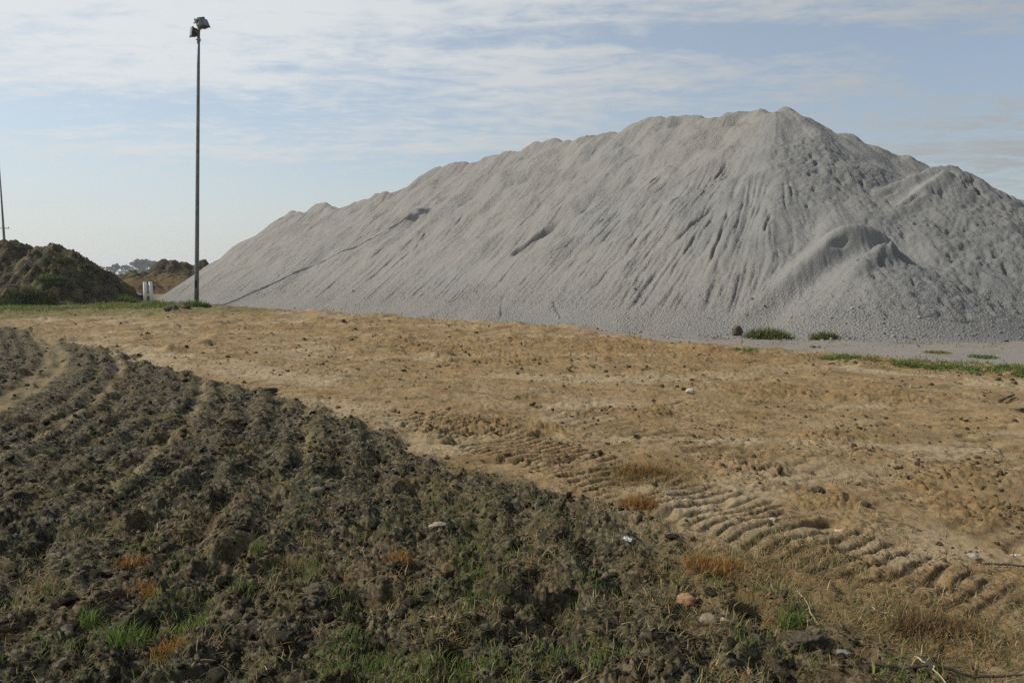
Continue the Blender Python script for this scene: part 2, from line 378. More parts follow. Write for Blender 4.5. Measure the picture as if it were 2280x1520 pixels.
# ------------------------------------------------------------------ the gravel pile
SLOPE = 0.70
def ridge_depth(px, py):
    k = (px - 1140) / 1710; m = (605 - py) / 1710
    return 14.11 / (0.469 * k + 0.518 - m)
MAIN = [(640, 474), (652, 468), (680, 470), (715, 450), (735, 455), (765, 456), (800, 447), (835, 433), (870, 432), (910, 410), (960, 380), (1000, 366), (1050, 362),
        (1090, 345), (1150, 335), (1190, 320), (1250, 310), (1300, 312), (1330, 300), (1390, 280), (1470, 257), (1530, 254), (1580, 262), (1620, 247), (1680, 235), (1710, 242), (1740, 237)]
RIDGES = [[(px, py, ridge_depth(px, py) + np.interp(px, [1250, 1740], [0, .9])) for px, py in MAIN],
          [(1740, 237, 31.8), (1765, 243, 31.6), (1800, 262, 31.9), (1830, 278, 32.4), (1850, 280, 31.8), (1880, 290, 31.8), (1905, 310, 32.2), (1930, 320, 31.3), (1955, 322, 31.2), (1990, 336, 31.4), (2060, 366, 31.4)],
          [(2125, 364, 26.4), (2150, 385, 27.2), (2180, 405, 28.2), (2230, 430, 28.4), (2285, 441, 28), (2400, 500, 27), (2600, 600, 26)],
          [(2125, 364, 26.4), (2085, 363, 26.3), (2040, 384, 25.9), (1985, 405, 25.7), (1930, 437, 25.5), (1880, 470, 25.4), (1835, 500, 25.4)],
          [(2110, 378, 25.7), (2060, 410, 25.1), (2010, 443, 24.7)],
          [(2125, 366, 26.6), (2190, 450, 25.4), (2250, 520, 24.2)],
          [(1945, 490, 23.0), (1920, 485, 22.9), (1893, 488, 22.8), (1868, 508, 22.6)],
          [(1990, 530, 21.8), (1968, 540, 21.6), (1940, 566, 21.3)],
          [(1845, 284, 31.7), (1815, 315, 31.0), (1790, 350, 30.4)], [(1945, 320, 31.2), (1905, 345, 30.6), (1880, 375, 29.9)],
          [(1772, 246, 31.5), (1752, 285, 30.6)],
          [(2330, 560, 23.5), (2420, 600, 23.0)]]
GX0, GX1, GY0, GY1, GS = -32.0, 27.0, 16.0, 60.0, 0.042
gx = np.arange(GX0, GX1, GS, dtype=F32); gy = np.arange(GY0, GY1, GS, dtype=F32)
PX, PY = np.meshgrid(gx, gy)

def base_pile():
    global CREST
    z = np.full(PX.shape, -5.0, F32); CREST = np.full(PX.shape, 9.0, F32)
    for rd, SL0 in zip(RIDGES, ((.70, 0), (.76, 0), (.78, 0), (.74, .5), (.76, .6), (.74, 0), (.66, 1.05), (.68, .9), (.8, .5), (.8, .5), (.76, .4), (.75, 0))):
        pts = [at_depth(*p) for p in rd]
        for a, b in zip(pts[:-1], pts[1:]):
            ab = np.array([b.x - a.x, b.y - a.y]); l = np.linalg.norm(ab); t = ab / l
            u = (PX - a.x) * t[0] + (PY - a.y) * t[1]; v = (PX - a.x) * -t[1] + (PY - a.y) * t[0]
            side = sst(-.05, .3, v / (np.hypot(u.clip(None, 0) + (u - l).clip(0), v) + .15)); SL, cut = SL0
            v = np.abs(v)
            if rd is RIDGES[0] or rd is RIDGES[1]: np.minimum(CREST, np.hypot(u - np.clip(u, 0, l), v), out=CREST)
            m = float(np.clip((b.z - a.z) / l, -0.66, 0.66))
            # envelope of repose cones along the segment
            off = v * m / np.sqrt(SL ** 2 - m * m)
            uu = np.clip(u + off, 0, l)
            np.maximum(z, a.z + (b.z - a.z) * uu / l - SL * np.hypot(u - uu, v) - (cut * side * (1 - np.exp(-v / .2)) * np.exp(-v / 1.6) if cut else 0), out=z)
    return z
def blur(a, sig):
    n = int(3 * sig) + 1; k = np.exp(-0.5 * (np.arange(-n, n + 1) / sig) ** 2); k /= k.sum()
    p = np.pad(a, n, mode='edge'); o = np.zeros((p.shape[0], a.shape[1]), F32)
    for i, w in enumerate(k): o += F32(w) * p[:, i:i + a.shape[1]]
    q = np.zeros(a.shape, F32)
    for i, w in enumerate(k): q += F32(w) * o[i:i + a.shape[0]]
    return q
def samp(a, fx, fy):
    fx = np.clip(fx, 0, a.shape[1] - 1.001); fy = np.clip(fy, 0, a.shape[0] - 1.001)
    x0 = fx.astype(np.int32); y0 = fy.astype(np.int32); tx = fx - x0; ty = fy - y0
    return (a[y0, x0] * (1 - tx) + a[y0, x0 + 1] * tx) * (1 - ty) + (a[y0 + 1, x0] * (1 - tx) + a[y0 + 1, x0 + 1] * tx) * ty

ZP = base_pile()
# tip lines and hummocks on the crest
hum = fbm(PX, PY, 1.3, 4, 301) * 0.15 + (domes(PX, PY, .8, 305) - .5) * .14 * sst(2.5, 5, ZP)
ZP = ZP + hum * sst(0.3, 3.0, ZP) + sst(1.1, .15, CREST) * ((domes(PX, PY, .62, 307) - .5) * .26 + fbm(PX, PY, .5, 3, 308) * .06)
ZS = blur(ZP, 2.6)
gyv, gxv = np.gradient(blur(ZS, 8), GS)
gl = np.hypot(gxv, gyv) + 1e-4
DX, DY = -gxv / gl, -gyv / gl         # downhill direction

def hit_pile(px, py, zf=None):
    d = ray(px, py); zf = ZS if zf is None else zf
    t = np.arange(15, 60, 0.01); X = d.x * t; Y = d.y * t; Z = CAM_H + d.z * t
    h = samp(zf, (X - GX0) / GS, (Y - GY0) / GS)
    i = np.argmax(h > Z) if (h > Z).any() else -1
    return X[i], Y[i], Z[i]

# flow-aligned noise: average white noise along the fall lines
SUB = 2
mz = ZS[::SUB, ::SUB]
ys_, xs_ = np.nonzero(mz > -0.4)
def lic(noise, steps, step):
    fx0 = xs_.astype(F32) * SUB; fy0 = ys_.astype(F32) * SUB
    acc = samp(noise, fx0, fy0); n = 1
    for sgn in (1, -1):
        fx, fy = fx0.copy(), fy0.copy()
        for k in range(steps):
            ix = np.clip(fx.astype(np.int32), 0, DX.shape[1] - 1); iy = np.clip(fy.astype(np.int32), 0, DX.shape[0] - 1)
            fx = fx + sgn * step * DX[iy, ix]; fy = fy + sgn * step * DY[iy, ix]
            acc = acc + samp(noise, fx, fy); n += 1
    out = np.zeros(mz.shape, F32); out[ys_, xs_] = acc / n
    yy, xx = np.meshgrid(np.arange(ZS.shape[0]) / SUB, np.arange(ZS.shape[1]) / SUB, indexing='ij')
    o = samp(out, xx.astype(F32), yy.astype(F32)); s = out[ys_, xs_].std()
    return o / (s + 1e-6)
wn = RNG.standard_normal(ZS.shape).astype(F32)
l_wide = lic(blur(wn, 5.0), 46, 1.6)
l_mid = lic(blur(wn[::-1], 1.8), 30, 1.4)
l_fine = lic(blur(wn[:, ::-1], 0.8), 16, 1.0)

face = sst(0.15, 0.8, ZS)
ctr = [hit_pile(1560, 520), hit_pile(1330, 500), hit_pile(900, 530)]
rill = np.full(ZS.shape, 0.30, F32)
for (cx, cy, cz), rad, k in zip(ctr, (3.6, 3.5, 5.0), (1.0, 0.75, 0.6)):
    rill = np.maximum(rill, k * sst(1.3, 0.4, np.hypot(PX - cx, PY - cy) / rad))
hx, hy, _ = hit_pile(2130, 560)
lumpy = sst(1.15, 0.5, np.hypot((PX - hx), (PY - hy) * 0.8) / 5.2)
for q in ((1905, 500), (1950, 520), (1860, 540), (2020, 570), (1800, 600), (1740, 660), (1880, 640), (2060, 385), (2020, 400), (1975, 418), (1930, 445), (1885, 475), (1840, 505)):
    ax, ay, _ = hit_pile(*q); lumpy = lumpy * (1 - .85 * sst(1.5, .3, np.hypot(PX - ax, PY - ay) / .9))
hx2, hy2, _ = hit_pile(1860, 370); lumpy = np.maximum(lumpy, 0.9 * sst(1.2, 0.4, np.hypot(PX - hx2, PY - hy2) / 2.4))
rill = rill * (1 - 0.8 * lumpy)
patch = sst(-0.1, 0.5, fbm(PX, PY, 2.2, 3, 311))
Z = ZS.copy()
Z += face * 0.022 * l_wide * (1 - lumpy * .6)
Z -= face * rill * (0.055 * sst(1.2, 1.5, l_mid) * (0.2 + 0.8 * patch) + 0.012 * l_mid)
Z -= face * rill * 0.035 * sst(1.2, 1.6, l_fine) * patch
Z += face * 0.010 * l_fine * (1 - lumpy)
bl = billow(PX, PY, 0.5, 5, 321, .62); bl2 = billow(PX + .1 * perlin(PX * 3, PY * 3, 8), PY, 0.26, 4, 323, .6)
Z += lumpy * face * (fbm(PX, PY, 0.9, 3, 327) * 0.05 + (bl - .4) * 0.20)
Z -= lumpy * face * 0.16 * sst(.42, .75, fbm(PX, PY, 0.4, 3, 329))
toe = sst(2.4, 0.2, ZS) * face
Z += (0.1 + toe) * face * (bl2 - 0.4) * 0.030
Z += (fbm(PX, PY, 0.16, 4, 341, .65) * 0.018) * face
def gully(path, depth, width, jit=0.05, dense=None):
    pts = [hit_pile(*p)[:2] for p in path] if path else []
    dense = dense or []
    for (a, b) in zip(pts[:-1], pts[1:]):
        n = max(2, int(math.hypot(b[0] - a[0], b[1] - a[1]) / 0.03))
        for k in range(n):
            t = k / n; dense.append((a[0] + (b[0] - a[0]) * t, a[1] + (b[1] - a[1]) * t))
    dense = np.array(dense)
    s = np.arange(len(dense)) * 0.03; ph = random.random() * 100
    dense[:, 0] += jit * perlin(s * 2.2 + ph, s * 0 + ph, 3); dense[:, 1] += jit * perlin(s * 2.2 + ph, s * 0 - ph, 4)
    tpar = np.linspace(0, 1, len(dense))
    env = np.minimum(1, np.minimum(tpar * 5, (1 - tpar) * 3)) * np.clip(.65 + .9 * perlin(s * 1.6, s * 0 + ph, 7), .15, 1.2)
    rad = int(width * 3 / GS) + 1
    for (x, y), e in zip(dense[::1], env[::1]):
        ix, iy = int((x - GX0) / GS), int((y - GY0) / GS)
        sl = np.s_[max(0, iy - rad):iy + rad + 1, max(0, ix - rad):ix + rad + 1]
        d = np.hypot(PX[sl] - x, PY[sl] - y)
        CARVE[sl] = np.maximum(CARVE[sl], depth * e * np.exp(-(d / (width * .72)) ** 4))
CARVE = np.zeros(ZS.shape, F32)
for p, d, w in (
    ([(1619, 358), (1580, 415), (1536, 472)], .20, .085), ([(1627, 389), (1590, 413)], .14, .06), ([(1625, 457), (1600, 530), (1566, 618)], .24, .09), ([(1637, 472), (1609, 516)], .16, .07),
    ([(1601, 445), (1540, 500), (1479, 559)], .22, .09), ([(1503, 484), (1470, 530), (1412, 595)], .2, .07), ([(1716, 472), (1706, 500), (1700, 528)], .16, .07), ([(1757, 401), (1767, 453)], .12, .08),
    ([(1495, 397), (1450, 437), (1408, 472)], .15, .06), ([(1475, 378), (1412, 445)], .17, .06), ([(1585, 283), (1538, 318)], .10, .06), ([(1570, 500), (1535, 545), (1500, 600)], .2, .08),
    ([(1590, 480), (1560, 520), (1530, 560)], .2, .07), ([(1650, 480), (1632, 520)], .14, .06), ([(1545, 540), (1510, 580), (1480, 640)], .16, .07), ([(1560, 370), (1530, 395), (1480, 430)], .1, .06),
    ([(1680, 430), (1676, 455)], .12, .06), ([(1900, 520), (1850, 545), (1835, 565)], .15, .09), ([(916, 475), (830, 515), (733, 555)], .16, .06), ([(916, 503), (870, 540), (818, 583)], .16, .06),  # longest groove here carves the lamp pole's cast shadow line into the slope
    ([(950, 513), (919, 562)], .14, .06), ([(1003, 520), (970, 545), (940, 566)], .16, .06), ([(1035, 471), (982, 534)], .13, .05), ([(986, 433), (947, 454)], .1, .05), ([(845, 470), (780, 510)], .14, .06),
    ([(1400, 450), (1340, 515), (1280, 583)], .18, .06), ([(1372, 471), (1290, 535), (1196, 590)], .13, .05), ([(940, 608), (880, 650), (828, 692)], .10, .10), ([(1430, 440), (1340, 540), (1250, 600)], .14, .05),
    ([(1230, 665), (1240, 690), (1254, 716)], .13, .06), ([(1120, 660), (1117, 690), (1114, 718)], .12, .08), ([(1345, 645), (1365, 632)], .1, .06), ([(1300, 700), (1380, 640), (1420, 610)], .07, .07),
    ([(557, 636), (520, 655), (480, 675)], .12, .08), ([(592, 641), (555, 649)], .1, .05), ([(625, 637), (560, 668)], .1, .05), ([(700, 560), (660, 590), (600, 620)], .08, .06),  # groove nearest the lamp pole also shapes its cast shadow
    ([(1278, 620), (1300, 607), (1325, 606), (1350, 603)], .14, .055), ([(2050, 700), (2120, 712), (2200, 720)], .26, .12), ([(2120, 685), (2180, 698), (2230, 718)], .22, .1), ([(1960, 690), (2030, 712), (2070, 722)], .16, .1),
    ([(1440, 330), (1400, 355), (1350, 390)], .08, .05), ([(1250, 400), (1180, 440), (1100, 480)], .07, .05), ([(1100, 420), (1050, 455), (1000, 480)], .08, .05), ([(1400, 560), (1340, 620), (1280, 680)], .09, .06),
    ([(1500, 640), (1460, 690), (1440, 725)], .08, .07), ([(1560, 640), (1520, 690), (1490, 730)], .09, .07), ([(2060, 420), (2010, 450), (1975, 468)], .3, .18), ([(2010, 410), (1960, 440), (1945, 460)], .14, .1),
    ([(1960, 500), (1990, 540), (1965, 600)], .12, .12), ([(2160, 400), (2200, 450), (2240, 480)], .25, .14), ([(1175, 545), (1160, 560), (1145, 568)], .2, .1)):
    gully(p, d, w * .70, .028)
def trace(px, py, length, depth, width):
    x, y = hit_pile(px, py)[:2]; pts = []
    for k in range(int(length / .03)):
        ix, iy = int((x - GX0) / GS), int((y - GY0) / GS)
        if not (0 < ix < PX.shape[1] - 1 and 0 < iy < PX.shape[0] - 1) or ZS[iy, ix] < .4: break
        x += .03 * DX[iy, ix]; y += .03 * DY[iy, ix]; pts.append((x, y))
    if len(pts) > 10: gully(None, depth, width, .02, pts)
rr = random.Random(3)
for (x0, x1, y0, y1, n, dm) in ((1450, 1680, 350, 600, 55, .12), (1200, 1480, 400, 620, 30, .085), (650, 1080, 420, 660, 60, .085), (1000, 1500, 330, 480, 30, .06), (1380, 1640, 600, 700, 25, .08), (1680, 1790, 380, 620, 22, .08)):
    for _ in range(n): trace(rr.uniform(x0, x1), rr.uniform(y0, y1), rr.uniform(.45, 1) ** 2 * 5.5, dm * rr.uniform(.35, 1.2), rr.uniform(.03, .055))
# the dark hollow part way up the face
gully([(1248, 496), (1215, 515), (1180, 540), (1135, 570)], .42, .17, 0.02)
gully([(1240, 503), (1215, 520), (1190, 533)], .50, .26, 0.02)
Z -= CARVE
# foot of the slope runs out onto the ground
Z = np.where(Z < 0.5, 0.14 * np.log1p(np.exp(np.clip(Z, -3, 3) / 0.14)) - 0.06 * sst(0.3, -0.2, Z), Z)
Z = np.where(ZS < -0.5, -1.0, Z)
keep = (Z > -0.02) & (ZS > -0.22)
GZ0 = terrain(PX[keep], PY[keep], False); Zk = Z.copy(); Zk[keep] += 0.9 * GZ0 * np.exp(-np.maximum(Z[keep], 0) / 0.4)
Z = Zk
def build_pile():
    ny, nx = Z.shape
    idx = np.arange(ny * nx).reshape(ny, nx)
    k = keep[:-1, :-1] & keep[1:, :-1] & keep[:-1, 1:] & keep[1:, 1:]
    q = np.stack([idx[:-1, :-1][k], idx[:-1, 1:][k], idx[1:, 1:][k], idx[1:, :-1][k]], 1)
    used, inv = np.unique(q, return_inverse=True)
    V = np.stack([PX.ravel(), PY.ravel(), Z.ravel()], 1)[used]
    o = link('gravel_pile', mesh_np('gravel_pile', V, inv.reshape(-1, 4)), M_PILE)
    x, y, z = V.T
    warm = sst(-0.5, 0.5, fbm(x, y, 5, 3, 401) + 0.25 - (x - 2) * 0.045) * 0.85
    coarse = np.clip(sst(2.2, 0.1, z) * 0.8 + sst(0.1, 0.6, fbm(x, y, 2.2, 4, 411)) * 0.6, 0, 1)
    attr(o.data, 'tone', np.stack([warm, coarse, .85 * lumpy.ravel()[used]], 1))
    tag(o, 'huge grey crushed gravel pile with a long crest and rilled slopes', 'gravel pile')
build_pile()
def pile_z(x, y): return float(samp(Z, np.array([(x - GX0) / GS]), np.array([(y - GY0) / GS]))[0])

# ------------------------------------------------------------------ soil mounds
def mound(name, label, peaks, slope, rough, mat, step=0.09, seed=0, pad=1.0, lump=0.3, cat='soil mound', group=None):
    xs = [p[0] for p in peaks]; ysl = [p[1] for p in peaks]; h = max(p[2] for p in peaks)
    ext = h / slope + pad
    X, Y = np.meshgrid(np.arange(min(xs) - ext, max(xs) + ext, step), np.arange(min(ysl) - ext, max(ysl) + ext, step))
    z = np.full(X.shape, -9.0)
    for (px, py, ph) in peaks:
        d = np.hypot(X - px, Y - py); z = np.maximum(z, ph - slope * (np.sqrt(d * d + 0.25) - 0.5))
    z = z + (fbm(X, Y, 1.8, 4, seed) * rough + (billow(X, Y, lump * 2.2, 4, seed + 9, .6) - 0.4) * rough * 1.3 + fbm(X, Y, 0.3, 3, seed + 3) * rough * 0.2)
    z = np.where(z < 0.6, 0.2 * np.log1p(np.exp(np.clip(z, -4, 4) / 0.2)) - 0.08, z)
    k0 = z > -0.05
    k = k0[:-1, :-1] & k0[1:, :-1] & k0[:-1, 1:] & k0[1:, 1:]
    idx = np.arange(X.size).reshape(X.shape)
    q = np.stack([idx[:-1, :-1][k], idx[:-1, 1:][k], idx[1:, 1:][k], idx[1:, :-1][k]], 1)
    used, inv = np.unique(q, return_inverse=True)
    c = np.array([np.mean(xs), np.mean(ysl), 0])
    V = np.stack([X.ravel(), Y.ravel(), z.ravel()], 1)[used] - c
    o = link(name, mesh_np(name, V, inv.reshape(-1, 4)), mat); o.location = c
    tag(o, label, cat, group)
    def zat(px, py):
        i = int((py - Y[0, 0]) / step); j = int((px - X[0, 0]) / step)
        return float(z[i, j]) if 0 <= i < z.shape[0] and 0 <= j < z.shape[1] else 0.0
    return o, zat
def P3(px, py, d): v = at_depth(px, py, d); return (v.x, v.y, v.z)
M_DARK = mat_soil('dark_spoil', (0.036, 0.030, 0.020), (0.100, 0.085, 0.052), (0.150, 0.125, 0.065), 0.6)
M_BROWN = mat_soil('brown_spoil', (0.042, 0.033, 0.021), (0.105, 0.083, 0.052), (0.13, 0.10, 0.058), 0.4)
M_TAN = mat_soil('tan_spoil', (0.095, 0.068, 0.036), (0.20, 0.145, 0.075), (0.15, 0.105, 0.055))
M_GREYHEAP = mat_soil('grey_grit', (0.22, 0.21, 0.20), (0.30, 0.29, 0.275), (0.26, 0.25, 0.24))
MG = 'spoil heaps beside the gravel pile'
_, z_front = mound('soil_mound', 'dark overgrown soil mound behind the grass strip, nearest of the earth heaps', [P3(112, 546, 41), P3(122, 543, 41), P3(145, 559, 41.3), P3(60, 607, 40), P3(185, 596, 42), P3(215, 618, 42)], 0.80, 0.38, M_DARK, seed=501, group=MG)
_, z_back = mound('soil_mound', 'brown soil mound at the left edge with the thin mast behind it', [P3(8, 536, 47), P3(24, 531, 47), P3(34, 537, 47.5), P3(-60, 575, 46), P3(-120, 555, 47)], 0.92, 0.40, M_BROWN, seed=511, group=MG)
mound('soil_mound', 'far dark steep spoil heap with a flat top just left of the lamp pole', [P3(370, 578, 72), P3(385, 580, 72), P3(410, 582, 72.5), P3(450, 583, 73), P3(480, 590, 74)], 0.9, 0.30, M_BROWN, 0.14, 521, group=MG)
mound('soil_mound', 'low black spoil ridge in front of the distant treeline', [P3(262, 610, 66), P3(295, 604, 66), P3(325, 602, 67), P3(345, 598, 68)], 0.8, 0.28, M_DARK, 0.14, 531, group=MG)
mound('soil_mound', 'low tan soil heap behind the white posts, left part', [P3(285, 622, 58), P3(305, 617, 58), P3(318, 620, 58)], 0.55, 0.14, M_TAN, 0.12, 541, group=MG)
mound('soil_mound', 'low tan soil heap between white posts and the gravel slope', [P3(345, 612, 60), P3(375, 610, 60), P3(395, 612, 60)], 0.5, 0.18, M_TAN, 0.12, 551, group=MG)
mound('grit_heap', 'small pale grey grit heap at the foot of the dark mound', [P3(275, 645, 48), P3(283, 645, 48)], 0.5, 0.06, M_GREYHEAP, 0.06, 561, cat='grit heap', pad=.6)
mound('grit_heap', 'small blue-grey grit heap in front of the two white posts', [P3(304, 654, 46), P3(314, 652, 46)], 0.5, 0.08, M_GREYHEAP, 0.06, 571, cat='grit heap', pad=.6)

# ------------------------------------------------------------------ floodlight pole
M_STEEL = simple('galvanised_steel', (0.16, 0.165, 0.165), (0.24, 0.245, 0.24), 6, 0.55, 0.5, 0.15)
M_STEEL_D = simple('dark_painted_steel', (0.022, 0.024, 0.025), (0.045, 0.047, 0.046), 9, 0.5, 0.2)
M_BRACKET = simple('weathered_bracket', (0.20, 0.19, 0.155), (0.34, 0.33, 0.28), 9, 0.6, 0.3)
M_GLASS = simple('lamp_glass', (0.10, 0.11, 0.12), (0.22, 0.23, 0.24), 5, 0.12, 0.0, 0.05, spec=0.6)
def lamp_pole():
    D = 36.8
    base = at_depth(437.5, 682, D); base.z = gzs(base.x, base.y) - 0.05
    top = at_depth(442.3, 66, D)
    rt = empty('floodlight_pole', base); tag(rt, 'tall leaning grey steel pole with floodlights at the top', 'light pole')
    t = top - base
    m = MB(); m.tube([t * k for k in np.linspace(0, 1, 9)], [0.105 - 0.042 * k for k in np.linspace(0, 1, 9)], 16); m.build('pole', M_STEEL, rt, True)
    m = MB(); m.box((0.42, 0.42, 0.05), Matrix.Translation((0, 0, 0.07)), 0.008)
    for sx in (-1, 1):
        for sy in (-1, 1): m.tube([(sx * .15, sy * .15, .08), (sx * .15, sy * .15, .14)], [.018, .018], 8)
    m.build('base_plate', M_STEEL, rt)
    k = 1710 / D
    def off(px, py, dy=0.0): return t + Vector(((px - 442.3) / k, dy, (66 - py) / k))
    m = MB(); m.tube([off(442, 70), off(443, 63), off(441, 55), off(436, 47), off(434, 44)], [.075, .075, .07, .06, .04], 12)
    m.tube([off(443, 62), off(450, 61)], [.045, .04], 10); m.tube([off(442, 66), off(434, 64.5)], [.04, .035], 10)
    m.box((0.16, 0.10, 0.22), Matrix.Translation(off(445, 61)), .01); m.build('bracket', M_BRACKET, rt)
    m = MB(); m.tube([off(442, 85.5), off(442, 90.5)], [.082, .082], 14); m.tube([off(441, 86), off(436, 88)], [.03, .025], 8); m.build('cable_clamp', M_BRACKET, rt)
    m = MB(); m.box((.10, .02, .34), Matrix.Translation(t * (1.1 / t.length) + Vector((0, -.099, 0))), .004); m.build('access_hatch', M_STEEL_D, rt)
    def flood(px, py, dy, w, h, d, yaw, pitch):
        M = Matrix.Translation(off(px, py, dy)) @ Matrix.Rotation(yaw, 4, 'Z') @ Matrix.Rotation(pitch, 4, 'X')
        b = MB(); b.box((w, d, h), M, 0.02, 0.72)
        for q in range(5): b.box((w * 0.74 / 6, 0.05, h * 0.62), M @ Matrix.Translation(((q - 2) * w * 0.125, d * 0.52, 0)), 0.004)
        b.box((w + .04, 0.035, h + .04), M @ Matrix.Translation((0, -d / 2 - 0.008, 0)), 0.008)
        hs = b.build('floodlight', M_STEEL_D, rt)
        g = MB(); g.box((w - .05, 0.012, h - .05), M @ Matrix.Translation((0, -d / 2 - 0.028, 0)), 0.004); g.build('glass', M_GLASS, hs)
        y = MB()
        for s in (-1, 1): y.box((0.014, 0.20, 0.05), M @ Matrix.Translation((s * (w / 2 + .03), 0.08, 0)), .003)
        y.box((w + .09, 0.014, 0.05), M @ Matrix.Translation((0, 0.185, 0)), .003); y.build('yoke', M_BRACKET, hs)
    flood(453, 56, -0.05, .40, .40, .26, R(62), R(-28))
    flood(443, 48, 0.16, .38, .34, .24, R(160), R(-25))
    flood(433, 73.5, -0.05, .34, .42, .22, R(-52), R(-8))
lamp_pole()

def mast():
    D = 75; b = at_depth(12.5, 575, D); tp = at_depth(-2.5, 355, D)
    b.z = -0.3
    rt = empty('mast', b); tag(rt, 'thin tall leaning mast with a small cross arm beyond the brown mound', 'mast')
    t = tp - b; m = MB(); m.tube([t * k for k in (0, .25, .5, .75, 1)], [.15, .13, .10, .07, .035], 10); m.build('pole', M_STEEL, rt, True)
    c = at_depth(6.5, 508, D) - b; m = MB(); m.tube([c + Vector((-0.62, 0, 0.02)), c + Vector((0.6, 0, -0.02))], [.035, .035], 8)
    m.tube([c + Vector((.55, 0, 0)), c + Vector((.55, 0, .12))], [.04, .02], 8); m.tube([c + Vector((-.55, 0, 0)), c + Vector((-.55, 0, .12))], [.04, .02], 8)
    m.build('cross_arm', M_STEEL, rt)
mast()

M_WHITE = simple('white_plastic', (0.88, 0.88, 0.85), (1.0, 1.0, 0.97), 3, 0.45, 0, 0.1)
def post(px, pyb, pyt, D, rad, lean, label, name='white_post', group='white posts by the gravel toe'):
    b = at_depth(px, pyb, D); t = at_depth(px + lean, pyt, D); z0 = gzs(b.x, b.y) - 0.05; b.z = min(b.z, z0)
    rt = empty(name, b); tag(rt, label, 'post', group)
    d = t - b; m = MB(); m.tube([d * k for k in (0, .5, .97, 1)], [rad, rad, rad, rad * .8], 14); m.build('shaft', M_WHITE, rt, True)
    m = MB(); m.tube([d * .985, d * 1.0, d * 1.008], [rad * 1.12, rad * 1.12, rad * .7], 14); m.build('cap', M_WHITE, rt, True)
post(324.0, 670, 628, 40.5, .085, -2.0, 'white plastic post beside the gravel toe, left of the pair')
post(337.5, 669, 627.5, 40.5, .09, -2.5, 'white plastic post beside the gravel toe, right of the pair')
post(265.5, 616, 604, 70, .22, 0, 'small distant white post on the black spoil ridge', group=None)

# ------------------------------------------------------------------ rocks, clods, sticks
def ico(sub):
    bm = bmesh.new(); bmesh.ops.create_icosphere(bm, subdivisions=sub, radius=1)
    v = np.array([p.co for p in bm.verts], F32); f = np.array([[q.index for q in p.verts] for p in bm.faces], np.int32); bm.free()
    return v / np.linalg.norm(v, axis=1, keepdims=True), f
ICO = {k: ico(k) for k in (2, 3, 4, 5)}
def chunks(n, sub, rng, planes=7, cut=(0.5, 0.95), noise=0.12):
    v, f = ICO[sub]; V = np.repeat(v[None], n, 0)
    k = np.ones(V.shape[:2], F32)
    for _ in range(planes):
        nn = rng.standard_normal((n, 1, 3)).astype(F32); nn /= np.linalg.norm(nn, axis=2, keepdims=True)
        d = rng.uniform(*cut, (n, 1)).astype(F32); c = (V * nn).sum(2)
        k = np.minimum(k, np.where(c > 1e-3, d / np.maximum(c, 1e-3), 9))
    k = k * (1 + noise * rng.standard_normal(k.shape).astype(F32))
    V = V * k[:, :, None] * rng.uniform(0.7, 1.15, (n, 1, 3)).astype(F32)
    a = rng.uniform(0, 2 * np.pi, n).astype(F32); ca, sa = np.cos(a)[:, None], np.sin(a)[:, None]
    X = V[:, :, 0] * ca - V[:, :, 1] * sa; Y = V[:, :, 0] * sa + V[:, :, 1] * ca
    return np.stack([X, Y, V[:, :, 2]], 2), f
def stone(name, label, px, py, size, tint, cat, seed, squash=0.7, group=None, noise=0.025, sub=4, rx=1.0, cut=(.6, .95), lift=0.35, loc=None, planes=9):
    rng = np.random.default_rng(seed); V, f = chunks(1, sub, rng, planes, cut, 0.0)
    V = V[0]
    nn = perlin(V[:, 0] * 2.2 + seed, V[:, 1] * 2.2 + V[:, 2] * 1.7, seed) * 0.12 + perlin(V[:, 0] * 6 + seed, V[:, 1] * 6 + V[:, 2] * 5, seed + 1) * 0.05
    V = V * (1 + nn * (1 + noise * 20))[:, None]
    if noise > .06:
        for fq, am in ((3.5, .16), (8, .09), (17, .05)):
            V = V * (1 - am * (np.abs(perlin(V[:, 0] * fq + seed, V[:, 1] * fq, seed)) + np.abs(perlin(V[:, 1] * fq, V[:, 2] * fq + seed, seed + 1)) + np.abs(perlin(V[:, 2] * fq + 5, V[:, 0] * fq, seed + 2)) - .5))[:, None]
    V = V * np.array([size * rx, size, size * squash])
    g = on_ground(px, py) if loc is None else loc
    z = gz(g.x, g.y) if loc is None else loc.z
    me = mesh_np(name, V, None, f); t = np.array(tint)[None] * (1 + 0.12 * RNG.standard_normal((len(V), 1)))
    attr(me, 'tint', np.clip(t, 0, 1)); o = link(name, me, M_STONE); o.location = (g.x, g.y, z + size * squash * lift)
    tag(o, label, cat, group); return o
SG = 'stones lying about the bare ground'
stone('boulder', 'brown boulder at the gravel foot next to the green grass tuft', 1640, 747, .205, (.115, .09, .065), 'boulder', 3, .85, noise=.05, lift=.65)
stone('stone', 'rounded orange stone lying on the dark clods', 1527, 1350, .042, (.40, .235, .125), 'stone', 4, .85, SG, 0, cut=(.85, .99), rx=1.1)
stone('stone', 'tan angular rock just below the orange stone', 1580, 1390, .060, (.27, .21, .145), 'stone', 5, .65, SG)
stone('stone', 'cream pebble on the dirt among the crawler track marks', 1872, 1183, .040, (.55, .42, .28), 'stone', 6, .75, SG, 0, cut=(.8, .98))
stone('stone', 'small white stone at the end of a track bar', 1721, 1177, .026, (.50, .46, .39), 'stone', 7, .8, SG)
stone('stone', 'pale grey stone beside the dark stick at the right edge', 2167, 1228, .034, (.40, .37, .32), 'stone', 8, .75, SG)
stone('stone', 'lone white stone on the open dirt below the gravel toe', 1537, 878, .075, (.62, .57, .48), 'stone', 9, .8, SG)
